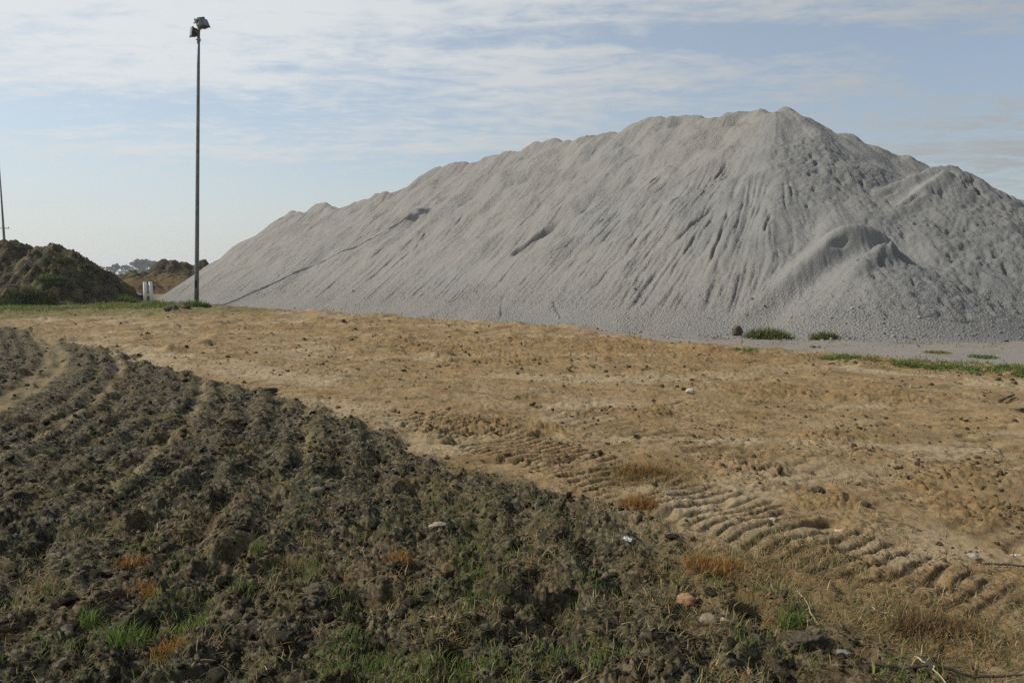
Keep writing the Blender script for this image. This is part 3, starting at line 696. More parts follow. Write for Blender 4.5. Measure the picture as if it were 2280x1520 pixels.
stone('stone', 'blue-grey stone at the edge of the dead grass', 1875, 1456, .040, (.30, .29, .27), 'stone', 10, .7, SG)
stone('stone', 'flat pale stone near the small grass tuft in the tilled soil', 975, 1183, .048, (.34, .28, .20), 'stone', 12, .5, SG, rx=1.4)
stone('stone', 'upright pale stone among the dark furrows', 605, 1072, .055, (.34, .27, .19), 'stone', 13, .9, SG)
stone('stone', 'small cream stone beneath the tan rock', 1613, 1402, .024, (.45, .36, .25), 'stone', 14, .8, SG)
CG = 'big clods of dark earth'
clods = (('large dark clod at the bottom between the tan rock and the blue-grey stone', 1690, 1450, .095), ('dark clod just below the upright green tuft at lower right', 1800, 1440, .085),
         ('big black clod between the two orange dry tufts', 700, 1340, .10), ('black clod standing below the upright pale stone', 770, 1140, .085),
         ('dark clod with a deep hole beside it in mid field', 1240, 1225, .075), ('rounded brown clod in the furrows above the green patch', 535, 1180, .085),
         ('dark lump at the tilled edge by the track marks', 1000, 1065, .075), ('black lump of earth at the right edge of the dirt', 2268, 914, .10),
         ('dark clod on the bare dirt above the cream pebble', 1822, 1108, .05), ('flattened dark clod right of the other dirt clod', 1925, 1130, .042),
         ('clod on the tilled corner where the edge juts into the dirt', 590, 882, .13), ('black clod at the lower right corner of the dirt', 2225, 1425, .06),
         ('dark clod in the lower middle of the weeds', 1060, 1480, .075), ('clod by the orange tuft in the centre', 880, 1290, .06))
for i, (lb, px, py, s) in enumerate(clods):
    stone('earth_clod', lb, px, py, s, (.10, .08, .052), 'clod', 40 + i, .45 if 'dirt' in lb else .75, CG, .09, rx=1.15, lift=.1, sub=5)
# rubble at the foot of the lamp pole
for i, (px, py, s, lb) in enumerate(((388, 692, .26, 'dark broken slab leaning in the rubble left of the lamp pole'), (402, 684, .24, 'grey-brown chunk on top of the rubble left of the lamp pole'),
                                     (415, 690, .20, 'low rubble chunk touching the weeds at the lamp pole'), (375, 699, .17, 'outermost small rubble chunk left of the lamp pole'), (462, 686, .18, 'dark rubble chunk right of the lamp pole'))):
    stone('rubble_chunk', lb, px, py, s, (.125, .105, .078), 'rubble', 60 + i, .8, 'rubble at the lamp pole', .05, sub=4, rx=1.3, cut=(.45, .9))
stone('white_block', 'small white block lying left of the white posts', 299, 660, .20, (.62, .60, .56), 'block', 71, .8, sub=3, cut=(.55, .8), loc=on_ground(299, 664))

M_STICK = simple('dead_stick', (0.040, 0.030, 0.022), (0.085, 0.065, 0.048), 20, 0.9)
M_STRAW = simple('pale_stalk', (0.34, 0.27, 0.17), (0.48, 0.40, 0.27), 20, 0.8)
def stick(name, label, pix, rad, mat, cat, group, lift=0.02, wob=0.004):
    pts = []
    for px, py in pix: g = on_ground(px, py, .03); pts.append(Vector((g.x, g.y, max(gz(g.x, g.y), gzs(g.x, g.y)) + lift)))
    o = pts[0].copy(); dense = []
    for a, b in zip(pts[:-1], pts[1:]):
        for k in range(5): p = a.lerp(b, k / 5) - o; dense.append(p + Vector((random.gauss(0, wob), random.gauss(0, wob), random.gauss(0, wob * .5))))
    dense.append(pts[-1] - o)
    m = MB(); n = len(dense); m.tube(dense, [rad * (1 - .5 * i / n) for i in range(n)], 7)
    b = m.build(name, mat, None, True); b.location = o; tag(b, label, cat, group)
stick('stick', 'dark thin stick on the dirt at the right edge by the grey stone', [(2190, 1236), (2235, 1240), (2285, 1243)], .008, M_STICK, 'stick', 'sticks on the ground')
stick('stick', 'long dark root lying in the dead grass at the lower right corner', [(1930, 1470), (2010, 1480), (2080, 1487), (2170, 1497), (2290, 1508)], .009, M_STICK, 'stick', 'sticks on the ground')
stick('stick', 'short dark stick slanting on the dirt above the black lump', [(2225, 896), (2258, 880)], .020, M_STICK, 'stick', 'sticks on the ground', .03)
stick('stick', 'thin brown twig across the dead grass above the root', [(1830, 1265), (1868, 1318), (1890, 1335)], .006, M_STICK, 'stick', 'sticks on the ground')
stick('dry_stalk', 'pale bent stalk lying across the dead grass', [(1775, 1300), (1800, 1335), (1806, 1365), (1820, 1400)], .0045, M_STRAW, 'stalk', 'pale dry stalks')
stick('dry_stalk', 'pale straight stalk beside the dark clods of the right side', [(1935, 1338), (1965, 1350), (1995, 1362)], .0055, M_STRAW, 'stalk', 'pale dry stalks')
stick('dry_stalk', 'pale long stalk curving over the lower weeds', [(960, 1378), (1000, 1400), (1015, 1425)], .004, M_STRAW, 'stalk', 'pale dry stalks')
stick('dry_stalk', 'pale stalk pointing to the bottom edge at lower right', [(2040, 1460), (2075, 1490), (2110, 1518)], .0045, M_STRAW, 'stalk', 'pale dry stalks')

def scrap(label, px, py, w, d, seed):
    rng = np.random.default_rng(seed); n = 14
    X, Y = np.meshgrid(np.linspace(-1, 1, n), np.linspace(-1, 1, n)); rr = np.maximum(abs(X), abs(Y))
    z = fbm(X, Y, .5, 3, seed) * .008 + .012
    out = 1 + 0.25 * perlin(X * 2 + seed, Y * 2, seed)
    g = on_ground(px, py); top = np.stack([(X * w * out).ravel(), (Y * d * out).ravel(), z.ravel()], 1); bot = top.copy(); bot[:, 2] -= .003
    idx = np.arange(n * n).reshape(n, n)
    q = np.stack([idx[:-1, :-1].ravel(), idx[:-1, 1:].ravel(), idx[1:, 1:].ravel(), idx[1:, :-1].ravel()], 1)
    o = link('plastic_scrap', mesh_np('plastic_scrap', np.concatenate([top, bot]), np.concatenate([q, q[:, ::-1] + n * n])), M_SCRAP)
    o.location = (g.x, g.y, gz(g.x, g.y) + .012); o.rotation_euler = (R(14), R(5), rng.uniform(0, 3)); tag(o, label, 'scrap', 'pale scraps of litter')
M_SCRAP = simple('crumpled_film', (0.55, 0.56, 0.56), (0.78, 0.78, 0.76), 40, 0.4)
scrap('crumpled translucent white scrap among the weeds', 1395, 1224, .036, .026, 81)
scrap('white scrap on the dirt at the right edge above the stick', 2258, 1212, .04, .026, 82)

def soil_clods():
    rng = np.random.default_rng(91)
    def place(n, rmin, rmax, pw):
        r = rmin * (rmax / rmin) ** (rng.random(n) ** pw); a = rng.uniform(R(-44), R(44), n)
        return (np.sin(a) * r).astype(F32), (np.cos(a) * r).astype(F32)
    allV, allF, allT, base = [], [], [], 0
    for (n, rmin, rmax, smed, smax, sub, fieldp, dirtp) in ((24000, 2.3, 9, .0095, .032, 2, 1.0, .26), (12000, 6, 24, .016, .05, 2, 1.0, .30), (2500, 12, 34, .028, .07, 2, .9, .7), (1100, 2.3, 10, .028, .06, 3, 1.0, .004)):
        x, y = place(n, rmin, rmax, 1.0)
        f, g, e = zones(x, y)
        prob = np.where(f > .5, fieldp, dirtp * (0.4 + 1.6 * sst(0, .5, fbm(x, y, 1.0, 3, 95)))) * (1 - .7 * g)
        c = rowc(x, y) + 0.05 * fbm(x, y, 0.7, 3, 81)
        prob = prob * (1 - .85 * np.exp(-((c + 5.35) / 0.24) ** 2) * sst(8, 9, y))
        k = rng.random(n) < prob; x, y, f = x[k], y[k], f[k]; n = len(x)
        s = np.minimum(smax, smed * np.exp(rng.standard_normal(n) * .5)).astype(F32)
        V, F = chunks(n, sub, rng, 8, (.3, .9), .16 if sub == 2 else .11)
        V = V * s[:, None, None]; V[:, :, 2] *= .75
        z = terrain(x, y) + s * .12
        V = V + np.stack([x, y, z], 1)[:, None, :]
        nv = V.shape[1]
        T = np.where(f[:, None] > .5, np.array([[.078, .067, .042]]), np.array([[.17, .12, .07]])) * np.exp(rng.standard_normal((n, 1)) * .5)
        pal = rng.random((n, 1)) < .02; T = np.where(pal, np.array([[.30, .25, .18]]), T)
        allV.append(V.reshape(-1, 3)); allF.append((F[None] + (np.arange(n) * nv)[:, None, None]).reshape(-1, 3) + base); base += n * nv
        allT.append(np.repeat(T, nv, 0))
    me = mesh_np('soil_clods', np.concatenate(allV), None, np.concatenate(allF), smooth=False); attr(me, 'tint', np.concatenate(allT))
    tag(link('soil_clods', me, M_CLOD), 'crumbled dark clods and crumbs of earth strewn over the field', 'clods', kind='stuff')
soil_clods()

def toe_gravel():
    rng = np.random.default_rng(97); n = 3000
    px = rng.uniform(480, 2350, n); py = np.interp(px, [480, 900, 1100, 1350, 1600, 1900, 2300], [684, 713, 731, 742, 750, 757, 755]) + -np.abs(rng.normal(0, 9, n)) + 5
    pts = [hit for hit in (on_ground(a, b) for a, b in zip(px, py))]
    x = np.array([p.x for p in pts]); y = np.array([p.y for p in pts])
    z = np.maximum(samp(Z, (x - GX0) / GS, (y - GY0) / GS), terrain(x, y, False))
    s = np.minimum(.05, .011 * np.exp(rng.standard_normal(n) * .6)); V, F = chunks(n, 2, rng, 7, (.5, .95), .05)
    V = V * s[:, None, None] + np.stack([x, y, z + s * .3], 1)[:, None, :]
    me = mesh_np('loose_gravel', V.reshape(-1, 3), None, (F[None] + (np.arange(n) * V.shape[1])[:, None, None]).reshape(-1, 3), smooth=False)
    attr(me, 'tint', np.repeat(np.array([[.27, .26, .245]]) * np.exp(rng.standard_normal((n, 1)) * .25), V.shape[1], 0))
    tag(link('loose_gravel', me, M_STONE), 'loose grey stones rolled to the foot of the gravel pile', 'gravel', kind='stuff')
toe_gravel()

# ------------------------------------------------------------------ grasses and weeds
GREEN = np.array([[.12, .185, .035], [.15, .22, .05], [.085, .14, .03], [.20, .23, .07]])
DRY = np.array([[.33, .24, .12], [.26, .19, .085], [.40, .31, .17], [.20, .155, .075], [.24, .21, .10], [.18, .17, .075]])
ORANGE = np.array([[.36, .19, .055], [.30, .15, .045], [.42, .25, .09]])
def blades(x, y, z, h, w, bend, pal, rng, flat=0.0):
    n = len(x); a = rng.uniform(0, 2 * np.pi, n); b = rng.uniform(0, 2 * np.pi, n)
    dx, dy = np.cos(a), np.sin(a); sx, sy = -np.sin(b) * w, np.cos(b) * w
    lean = bend * rng.uniform(.3, 1.4, n); up = np.sqrt(np.maximum(.04, 1 - np.minimum(.96, lean) ** 2))
    P = []
    for t, k in ((0, 1.0), (.4, .9), (.75, .6)):
        cx = x + dx * h * lean * t ** 1.6; cy = y + dy * h * lean * t ** 1.6; cz = z + h * up * (t - .15 * lean * t * t) * (1 - flat)
        P.append(np.stack([cx - sx * k, cy - sy * k, cz], 1)); P.append(np.stack([cx + sx * k, cy + sy * k, cz], 1))
    P.append(np.stack([x + dx * h * lean, y + dy * h * lean, z + h * up * (1 - .25 * lean) * (1 - flat)], 1))
    V = np.stack(P, 1)
    q = np.array([[0, 1, 3, 2], [2, 3, 5, 4]]); t = np.array([[4, 5, 6]])
    o = (np.arange(n) * 7)[:, None, None]
    col = pal[rng.integers(0, len(pal), n)] * np.exp(rng.standard_normal((n, 1)) * .22)
    return V.reshape(-1, 3), (q[None] + o).reshape(-1, 4), (t[None] + o).reshape(-1, 3), np.repeat(col, 7, 0)
def join_blades(name, parts, mat=None):
    V, Q, T, C, b = [], [], [], [], 0
    for v, q, t, c in parts:
        V.append(v); Q.append(q + b); T.append(t + b); C.append(c); b += len(v)
    me = mesh_np(name, np.concatenate(V), np.concatenate(Q), np.concatenate(T)); attr(me, 'tint', np.clip(np.concatenate(C), 0, 1))
    return link(name, me, mat or M_BLADE)
def leaves(c, rad, hgt, n, size, pal, rng):      # broad little leaves in a low bushy clump
    u = rng.standard_normal((n, 3)); u /= np.linalg.norm(u, axis=1, keepdims=True); u[:, 2] = np.abs(u[:, 2])
    rr = rng.random((n, 1)) ** .45
    lob = 1 + .35 * perlin(u[:, 0] * 2 + c[0], u[:, 1] * 2 + u[:, 2] * 2, 5)
    p = np.array(c)[None] + u * rr * np.array([rad, rad, hgt]) * lob[:, None]
    d1 = rng.standard_normal((n, 3)); d1[:, 2] = d1[:, 2] * .5 + .3; d1 /= np.linalg.norm(d1, axis=1, keepdims=True)
    d2 = np.cross(d1, rng.standard_normal((n, 3))); d2 /= np.linalg.norm(d2, axis=1, keepdims=True)
    s = size * rng.uniform(.5, 1.3, (n, 1)); V = np.stack([p - d2 * s * .35, p + d1 * s, p + d2 * s * .35, p - d1 * s * .6], 1)
    col = pal[rng.integers(0, len(pal), n)] * np.exp(rng.standard_normal((n, 1)) * .25)
    return V.reshape(-1, 3), (np.array([[0, 1, 2, 3]]) + (np.arange(n) * 4)[:, None]), np.zeros((0, 3), np.int32), np.repeat(col, 4, 0)

def scatter_grass():
    rng = np.random.default_rng(101)
    def cand(n, rmin, rmax, pw=1.0):
        r = rmin * (rmax / rmin) ** (rng.random(n) ** pw); a = rng.uniform(R(-42), R(42), n)
        return np.sin(a) * r, np.cos(a) * r
    # dry thatch
    parts = []
    x, y = cand(520000, 2.3, 11); f, g, e = zones(x, y)
    th = sst(0.0, .55, fbm(x, y, .55, 4, 231))
    near = np.interp(np.hypot(x, y), [2.3, 4.6, 7, 11], [1, .75, .4, .2])
    rightlow = sst(0.9, 2.0, x + .4) * sst(5.2, 4.2, np.hypot(x, y))
    p = np.where(f > .5, (.035 + .27 * th) * near * np.interp(x, [-4, .5], [.55, 1.1]), (.02 + .15 * th) * near + .30 * rightlow * sst(-.2, .4, fbm(x, y, .4, 3, 235)))
    for (px, py, rad, kk) in ((1440, 1060, .5, .5), (1650, 1280, .5, .5), (2050, 1390, .45, .6), (1800, 1250, .4, .4)):
        c = on_ground(px, py); p = np.maximum(p, kk * sst(1.2, .3, np.hypot(x - c.x, y - c.y) / rad))
    k = rng.random(len(x)) < p; x, y = x[k], y[k]
    parts.append(blades(x, y, terrain(x, y) + rng.uniform(-.004, .014, len(x)), rng.uniform(.02, .085, len(x)), .0024, .92, np.concatenate([DRY * 1.25, DRY[4:] * 1.35, DRY[3:], ORANGE[:1]]), rng, .15)); print('straw', len(x))
    o = join_blades('dry_grass', parts); tag(o, 'short dead brown grass matted over the bare soil', 'grass', kind='stuff')
    # green seedlings
    x, y = cand(110000, 2.3, 9); f, g, e = zones(x, y); d = np.hypot(x, y)
    p = sst(.0, .5, fbm(x, y, .45, 4, 241)) * np.interp(d, [2.3, 3.6, 5.5, 9], [.8, .55, .26, .08]) * np.where(f > .5, 1, .3)
    k = rng.random(len(x)) < p; x, y = x[k], y[k]
    print('green', len(x)); parts = [blades(x, y, terrain(x, y) + .002, rng.uniform(.025, .08, len(x)), .0021, .6, np.concatenate([GREEN, GREEN[3:] * 1.2]), rng)]
    x, y = cand(20000, 7, 12); f, g, e = zones(x, y); k = (f < .3) & (rng.random(len(x)) < .35 * sst(.3, .7, fbm(x, y, .7, 3, 245))); x, y = x[k], y[k]
    parts.append(blades(x, y, terrain(x, y) - .004, rng.uniform(.02, .05, len(x)), .003, .7, GREEN, rng))
    o = join_blades('green_grass', parts); tag(o, 'sparse green seedlings and blades sprouting between the clods', 'grass', kind='stuff')
    # verge below the mounds at the left
    parts = []
    n = 26000; px = rng.uniform(-120, 400, n); py = np.interp(px, [-120, 0, 150, 260, 400], [697, 693, 686, 680, 683]) + rng.normal(0, 4.2, n)
    gx_ = np.array([on_ground(a, b) for a, b in zip(px, py)]); x, y = gx_[:, 0], gx_[:, 1]
    k = rng.random(n) < sst(-.45, .35, fbm(x, y, 1.6, 3, 253)); px, x, y = px[k], x[k], y[k]; n = len(x)
    hh = np.interp(px, [-120, 60, 200, 260, 300, 345, 400], [.22, .2, .13, .28, .15, .24, .18]) * rng.uniform(.5, 1.3, n)
    yel = np.concatenate([GREEN, GREEN, np.array([[.24, .22, .09], [.30, .25, .12], [.33, .27, .14], [.22, .2, .09]])])
    parts.append(blades(x, y, terrain(x, y, False) - .02, hh, .014, .6, yel, rng))
    n = 14000; px = rng.uniform(1780, 2420, n); py = np.interp(px, [1780, 1880, 2100, 2300, 2420], [797, 803, 817, 830, 838]) + rng.normal(0, 5.5, n) * np.interp(px, [1780, 1900, 2300], [.4, 1, 1.2])
    gx_ = np.array([on_ground(a, b) for a, b in zip(px, py)]); x, y = gx_[:, 0], gx_[:, 1]; k = fbm(x, y, .5, 3, 251) > -.12; x, y = x[k], y[k]
    parts.append(blades(x, y, terrain(x, y, False) - .015, rng.uniform(.04, .12, len(x)), .007, .8, yel, rng))
    n = 2200; px = rng.uniform(1540, 2280, n); py = np.interp(px, [1540, 1650, 1900, 2280], [757, 758, 763, 772]) + rng.normal(0, 3.5, n)
    gx_ = np.array([on_ground(a, b) for a, b in zip(px, py)]); x, y = gx_[:, 0], gx_[:, 1]; k = fbm(x, y, .6, 3, 257) > .12; x, y = x[k], y[k]
    parts.append(blades(x, y, np.maximum(terrain(x, y, False), samp(Z, (x - GX0) / GS, (y - GY0) / GS)) - .01, rng.uniform(.03, .10, len(x)), .006, .9, yel, rng))
    o = join_blades('grass_verge', parts); tag(o, 'low green grass along the soil mounds and the gravel road edge', 'grass', kind='stuff')
scatter_grass()

def tuft(name, label, px, py, rad, h, n, w, pal, cat, group, seed, spread=None, leafy=0, bend=.6, zfun=None):
    rng = np.random.default_rng(seed); c = on_ground(px, py) if not isinstance(px, Vector) else px
    r = rad * np.sqrt(rng.random(n)) * (.7 + .5 * rng.random(n)); a = rng.uniform(0, 2 * np.pi, n)
    sx = 1.0 if spread is None else spread
    x = np.cos(a) * r * sx; y = np.sin(a) * r
    z = terrain(x + c.x, y + c.y, False) if zfun is None else np.full(n, c.z)
    z0 = gzs(c.x, c.y) if zfun is None else c.z
    core = np.exp(-(r / rad) ** 2)
    parts = [blades(x, y, z - z0 - .01, h * (.45 + .7 * core) * rng.uniform(.6, 1.2, n), w, bend, pal, rng)]
    if leafy: parts.append(leaves((0, 0, 0), rad * sx * .9, h * .7, leafy, w * 5, pal, rng))
    o = join_blades(name, parts); o.location = (c.x, c.y, z0); tag(o, label, cat, group); return o
TG = 'tufts of green grass'; OG = 'dry orange grass tufts'
tuft('grass_tuft', 'wide lush green grass tuft right beside the boulder', 1708, 754, .22, .32, 1100, .007, np.concatenate([GREEN * .85, GREEN[3:], DRY[4:5]]), 'grass tuft', TG, 1, 2.6, 260)
tuft('grass_tuft', 'narrower green grass tuft at the gravel foot, away from the boulder', 1835, 757, .16, .24, 560, .007, np.concatenate([GREEN * .85, GREEN[3:], DRY[4:5]]), 'grass tuft', TG, 2, 2.2, 120)
tuft('grass_tuft', 'upright green tuft rising beside the dark clods at lower right', 1765, 1402, .06, .14, 150, .0022, GREEN, 'grass tuft', TG, 3, 1.2)
tuft('grass_tuft', 'bright green tuft among dark clods near the lower left corner', 270, 1440, .09, .10, 230, .0022, GREEN * 1.15, 'grass tuft', TG, 4, 1.5)
tuft('grass_tuft', 'bright green tuft right of the lower left tuft, touching a rusty one', 425, 1405, .07, .10, 200, .0024, GREEN * 1.1, 'grass tuft', TG, 5, 1.2)
tuft('grass_tuft', 'thin green tuft in front of the long black hollow', 575, 1230, .05, .09, 90, .0022, GREEN, 'grass tuft', TG, 6)
tuft('grass_tuft', 'green sprig at the bottom edge below the orange tuft', 850, 1490, .045, .10, 80, .0022, GREEN, 'grass tuft', TG, 7)
tuft('grass_tuft', 'thin tall green tuft between orange patches at lower left', 540, 1330, .07, .12, 90, .002, GREEN, 'grass tuft', TG, 8, 1.3)
tuft('grass_tuft', 'small green tuft above and left of the bright lower left tuft', 200, 1390, .05, .09, 90, .0022, GREEN, 'grass tuft', TG, 9)
tuft('dry_tuft', 'tall orange dead tuft standing in the middle of the clods', 885, 1275, .065, .13, 260, .0022, ORANGE, 'dry tuft', OG, 11, .9)
tuft('dry_tuft', 'rusty dead tuft beside the bright green tuft', 378, 1450, .07, .09, 220, .0024, ORANGE, 'dry tuft', OG, 12, 1.2)
tuft('dry_tuft', 'orange dead tuft above the lower left green tuft', 320, 1320, .085, .09, 260, .0022, ORANGE, 'dry tuft', OG, 13, 1.3)
tuft('dry_tuft', 'small yellow dead tuft at the left by the dark hollow', 105, 1325, .06, .07, 150, .0022, DRY, 'dry tuft', OG, 14, 1.2)
tuft('dry_tuft', 'tan dead tuft lying on the furrow crest left of centre', 285, 1265, .07, .07, 170, .0022, ORANGE, 'dry tuft', OG, 15, 1.4)
tuft('dry_tuft', 'straw coloured dead tuft right of the black clod', 660, 1260, .10, .08, 260, .0022, DRY, 'dry tuft', OG, 16, 1.5)
tuft('dry_tuft', 'dark brown flattened dead tuft beside the track marks', 1420, 1062, .16, .10, 600, .003, ORANGE * .7, 'dry tuft', OG, 17, 1.5)
tuft('dry_tuft', 'orange dead tuft at the end of the track marks', 1425, 1130, .10, .10, 420, .0026, ORANGE, 'dry tuft', OG, 18, 1.5)
tuft('dry_tuft', 'mound of brown dead grass near the lower right corner', 2080, 1400, .13, .12, 900, .0024, np.array([[.20, .13, .06], [.26, .17, .08], [.15, .095, .045]]), 'dry tuft', OG, 19, 1.7)
tuft('dry_tuft', 'orange dead grass clump above the lower dark clods', 1590, 1270, .12, .11, 500, .0024, ORANGE, 'dry tuft', OG, 20, 1.5)
# low weeds along the gravel road
WG = 'low green weeds along the gravel road'
for i, (px, py, rad, h, lb, sp) in enumerate(((1880, 800, .22, .14, 'round weed clump at the left end of the roadside weeds', 1.6), (1945, 806, .14, .10, 'small yellowish weed clump in the roadside row', 1.5),
        (2020, 812, .18, .10, 'flat weed clump mid row beside the gravel road', 1.8), (2095, 815, .24, .13, 'broad bushy weed clump mid row beside the gravel road', 1.9), (2165, 822, .16, .09, 'low weed clump between the two big roadside clumps', 1.8),
        (2240, 822, .22, .16, 'tallest roadside weed clump at the right edge', 1.5), (2290, 834, .2, .12, 'weed clump cut by the right edge of the view', 1.5), (2190, 792, .16, .08, 'separate weed clump on the gravel above the row', 2.0),
        (1590, 773, .16, .08, 'flat weed clump on the dirt below the boulder', 2.0), (1660, 781, .18, .07, 'sparse weed clump right of the flat one below the boulder', 2.2), (1542, 764, .09, .08, 'tiny weed sprig left of the boulder weeds', 1.3), (2085, 784, .14, .06, 'yellow low weed patch on the gravel road', 2.2))):
    pal = GREEN if i not in (1, 11) else np.array([[.20, .20, .05], [.16, .18, .04], [.25, .22, .07]])
    tuft('weed_clump', lb, px, py + 4, rad, h, int(300 * rad / .2), .006, pal, 'weed', WG, 30 + i, sp, int(420 * rad / .2), .8)
# weeds at the lamp pole and on the dark mound
tuft('weed_clump', 'bushy green weed clump hiding the foot of the lamp pole', 430, 687, .34, .46, 500, .012, GREEN, 'weed', None, 51, 1.5, 700)
tuft('weed_clump', 'dark green weed clump right of the lamp pole foot', 456, 686, .22, .34, 250, .012, GREEN * .8, 'weed', None, 52, 1.3, 350)
tuft('weed_clump', 'bright green grass clump left of the rubble', 345, 684, .45, .30, 700, .012, GREEN * 1.1, 'weed', None, 53, 1.6)
tuft('weed_clump', 'green weed clump at the right end of the dark mound foot', 270, 676, .55, .50, 900, .014, GREEN * 1.1, 'weed', None, 54, 1.4, 500)
MW = 'weeds growing on the dark soil mound'
def on_mound(px, py, zat):
    d = ray(px, py)
    for t in np.arange(32, 50, .05):
        p = d * (t / d.y)
        if zat(p.x, p.y) > CAM_H + p.z: return Vector((p.x, p.y, zat(p.x, p.y) - .05))
    return on_ground(px, py)
for i, (px, py, rad, h, n, k, lb) in enumerate(((112, 622, .55, .35, 400, 1.0, 'green weed patch half way up the dark mound'), (128, 637, .5, .35, 350, .8, 'darker weed patch below the half way patch on the mound'), (65, 668, .75, .7, 700, .55, 'dark bushy weed at the mound foot'),
        (25, 680, .8, .5, 700, .6, 'dark bush at the left edge below the brown mound'), (135, 580, .5, .3, 300, .6, 'dark weed patch just below the mound top'), (90, 680, .5, .5, 400, .55, 'small dark bush at the grass strip under the mound'), (190, 596, .4, .25, 220, .9, 'yellow-green weed patch on the right shoulder of the mound'))):
    c = on_mound(px, py, z_front)
    tuft('weed_clump', lb, c, 0, rad, h, n, .012, GREEN * k * .55, 'weed', MW, 80 + i, 1.5, n, .8, True)

# ------------------------------------------------------------------ distant trees
M_LEAF = mat_tint('far_foliage', .8, .3, .1); M_BARK = simple('bark', (.06, .05, .04), (.10, .085, .07), 6, .9)
def tree_mesh(seed, h):
    rng = np.random.default_rng(seed); pal = np.array([[.022, .040, .018], [.032, .055, .022], [.018, .034, .016]])
    parts = []
    for k in range(12):
        a = rng.uniform(0, 6.28); r = rng.uniform(0, .34) * h; c = (math.cos(a) * r, math.sin(a) * r, h * (rng.uniform(.3, .72) if k > 4 else .12))
        parts.append(leaves(c, h * rng.uniform(.12, .2), h * rng.uniform(.12, .22), 420, h * .05, pal, rng))
    return parts
def make_tree(seed, h):
    rt = empty('tree', (0, 0, 0)); m = MB(); m.tube([(0, 0, 0), (.05 * h, 0, .35 * h), (.02 * h, .02 * h, .75 * h)], [.03 * h, .022 * h, .008 * h], 9)
    for a in range(4): t = a * 1.6 + seed; m.tube([(.03 * h, 0, (.3 + .08 * a) * h), (.2 * h * math.cos(t), .2 * h * math.sin(t), (.5 + .07 * a) * h)], [.012 * h, .004 * h], 6)
    m.build('trunk', M_BARK, rt, True); cr = join_blades('crown', tree_mesh(seed, h), M_LEAF); cr.parent = rt
    return rt
protos = [make_tree(s, 10.0) for s in (1, 2, 3, 4)]
rngt = random.Random(5); first = set()
tl = [(px, 596 - 13 * math.exp(-((px - 318) / 26) ** 2) + rngt.uniform(-4, 3)) for px in list(range(206, 352, 8)) + [440, 450, 462, 474]]
for i, (px, py) in enumerate(tl):
    D = 750 + rngt.uniform(-60, 60); p = at_depth(px, py - 5, D); hgt = max(5, p.z + .4)
    k = i % 4; src = protos[k]
    if k in first:
        o = src.copy(); COL.objects.link(o)
        for ch in src.children:
            c = ch.copy(); COL.objects.link(c); c.parent = o
    else: o = src; first.add(k)
    o.location = (p.x, p.y, -.4); o.scale = (hgt / 8.6 * rngt.uniform(.9, 1.2),) * 2 + (hgt / 8.6,); o.rotation_euler = (0, 0, rngt.uniform(0, 6.28))
    tag(o, 'hazy blue-green tree in the distant treeline beyond the soil heaps', 'tree', 'distant treeline trees')

# ------------------------------------------------------------------ light, sky, air
SUN_AZ, SUN_EL = R(-89), R(40)        # azimuth measured from the view direction, to the right
sun_dir = Vector((math.sin(SUN_AZ) * math.cos(SUN_EL), math.cos(SUN_AZ) * math.cos(SUN_EL), math.sin(SUN_EL)))
ld = bpy.data.lights.new('sun', 'SUN'); ld.energy = 4.5; ld.angle = R(.6); ld.color = (1.0, .93, .82)
lo = bpy.data.objects.new('sun', ld); COL.objects.link(lo); lo.rotation_euler = sun_dir.to_track_quat('Z', 'Y').to_euler(); lo.location = (-30, 10, 40)

w = bpy.data.worlds.new('World'); SC.world = w; w.use_nodes = True; nt = w.node_tree; nt.nodes.clear()
def wn_(t, **k):
    n = nt.nodes.new(t)
    for a, b in k.items(): setattr(n, a, b)
    return n
L = nt.links.new
out = wn_('ShaderNodeOutputWorld'); sky = wn_('ShaderNodeTexSky', sky_type='NISHITA', sun_disc=False, sun_elevation=SUN_EL, sun_rotation=SUN_AZ, air_density=1.0, dust_density=0.8, ozone_density=1.0, altitude=50)
bg = wn_('ShaderNodeBackground'); bg.inputs[1].default_value = 0.125; L(sky.outputs[0], bg.inputs[0])
tc = wn_('ShaderNodeTexCoord'); sp = wn_('ShaderNodeSeparateXYZ'); L(tc.outputs['Generated'], sp.inputs[0])
def wm(op, a, b=None, c=None, clamp=False):
    n = wn_('ShaderNodeMath', operation=op, use_clamp=clamp)
    for s, v in zip(n.inputs, (a, b, c)):
        if v is None: continue
        if isinstance(v, bpy.types.NodeSocket): L(v, s)
        else: s.default_value = v
    return n.outputs[0]
def wr(v, a, b, lo=0.0, hi=1.0):
    n = wn_('ShaderNodeMapRange', interpolation_type='SMOOTHSTEP'); L(v, n.inputs[0])
    for i, q in enumerate((a, b, lo, hi)): n.inputs[i + 1].default_value = q
    return n.outputs[0]
zc = wm('ADD', wm('MAXIMUM', sp.outputs[2], 0.0), 0.10)
u_ = wm('DIVIDE', sp.outputs[0], zc); v_ = wm('DIVIDE', sp.outputs[1], zc)
cb = wn_('ShaderNodeCombineXYZ'); L(u_, cb.inputs[0]); L(v_, cb.inputs[1])
def cloud_noise(sx, sy, rot, scale, detail, rough, dist, off):
    mp = wn_('ShaderNodeMapping'); mp.inputs['Scale'].default_value = (sx, sy, 1); mp.inputs['Rotation'].default_value = (0, 0, rot); mp.inputs['Location'].default_value = (off, off * .7, 0)
    L(cb.outputs[0], mp.inputs[0]); n = wn_('ShaderNodeTexNoise'); L(mp.outputs[0], n.inputs['Vector'])
    for k, q in (('Scale', scale), ('Detail', detail), ('Roughness', rough), ('Distortion', dist)): n.inputs[k].default_value = q
    return n.outputs['Fac']
c1 = cloud_noise(.55, 1.0, .25, .75, 9, .60, .35, 3.1)
c2 = cloud_noise(.7, 1.5, -.1, 3.4, 9, .66, .6, 8.0)
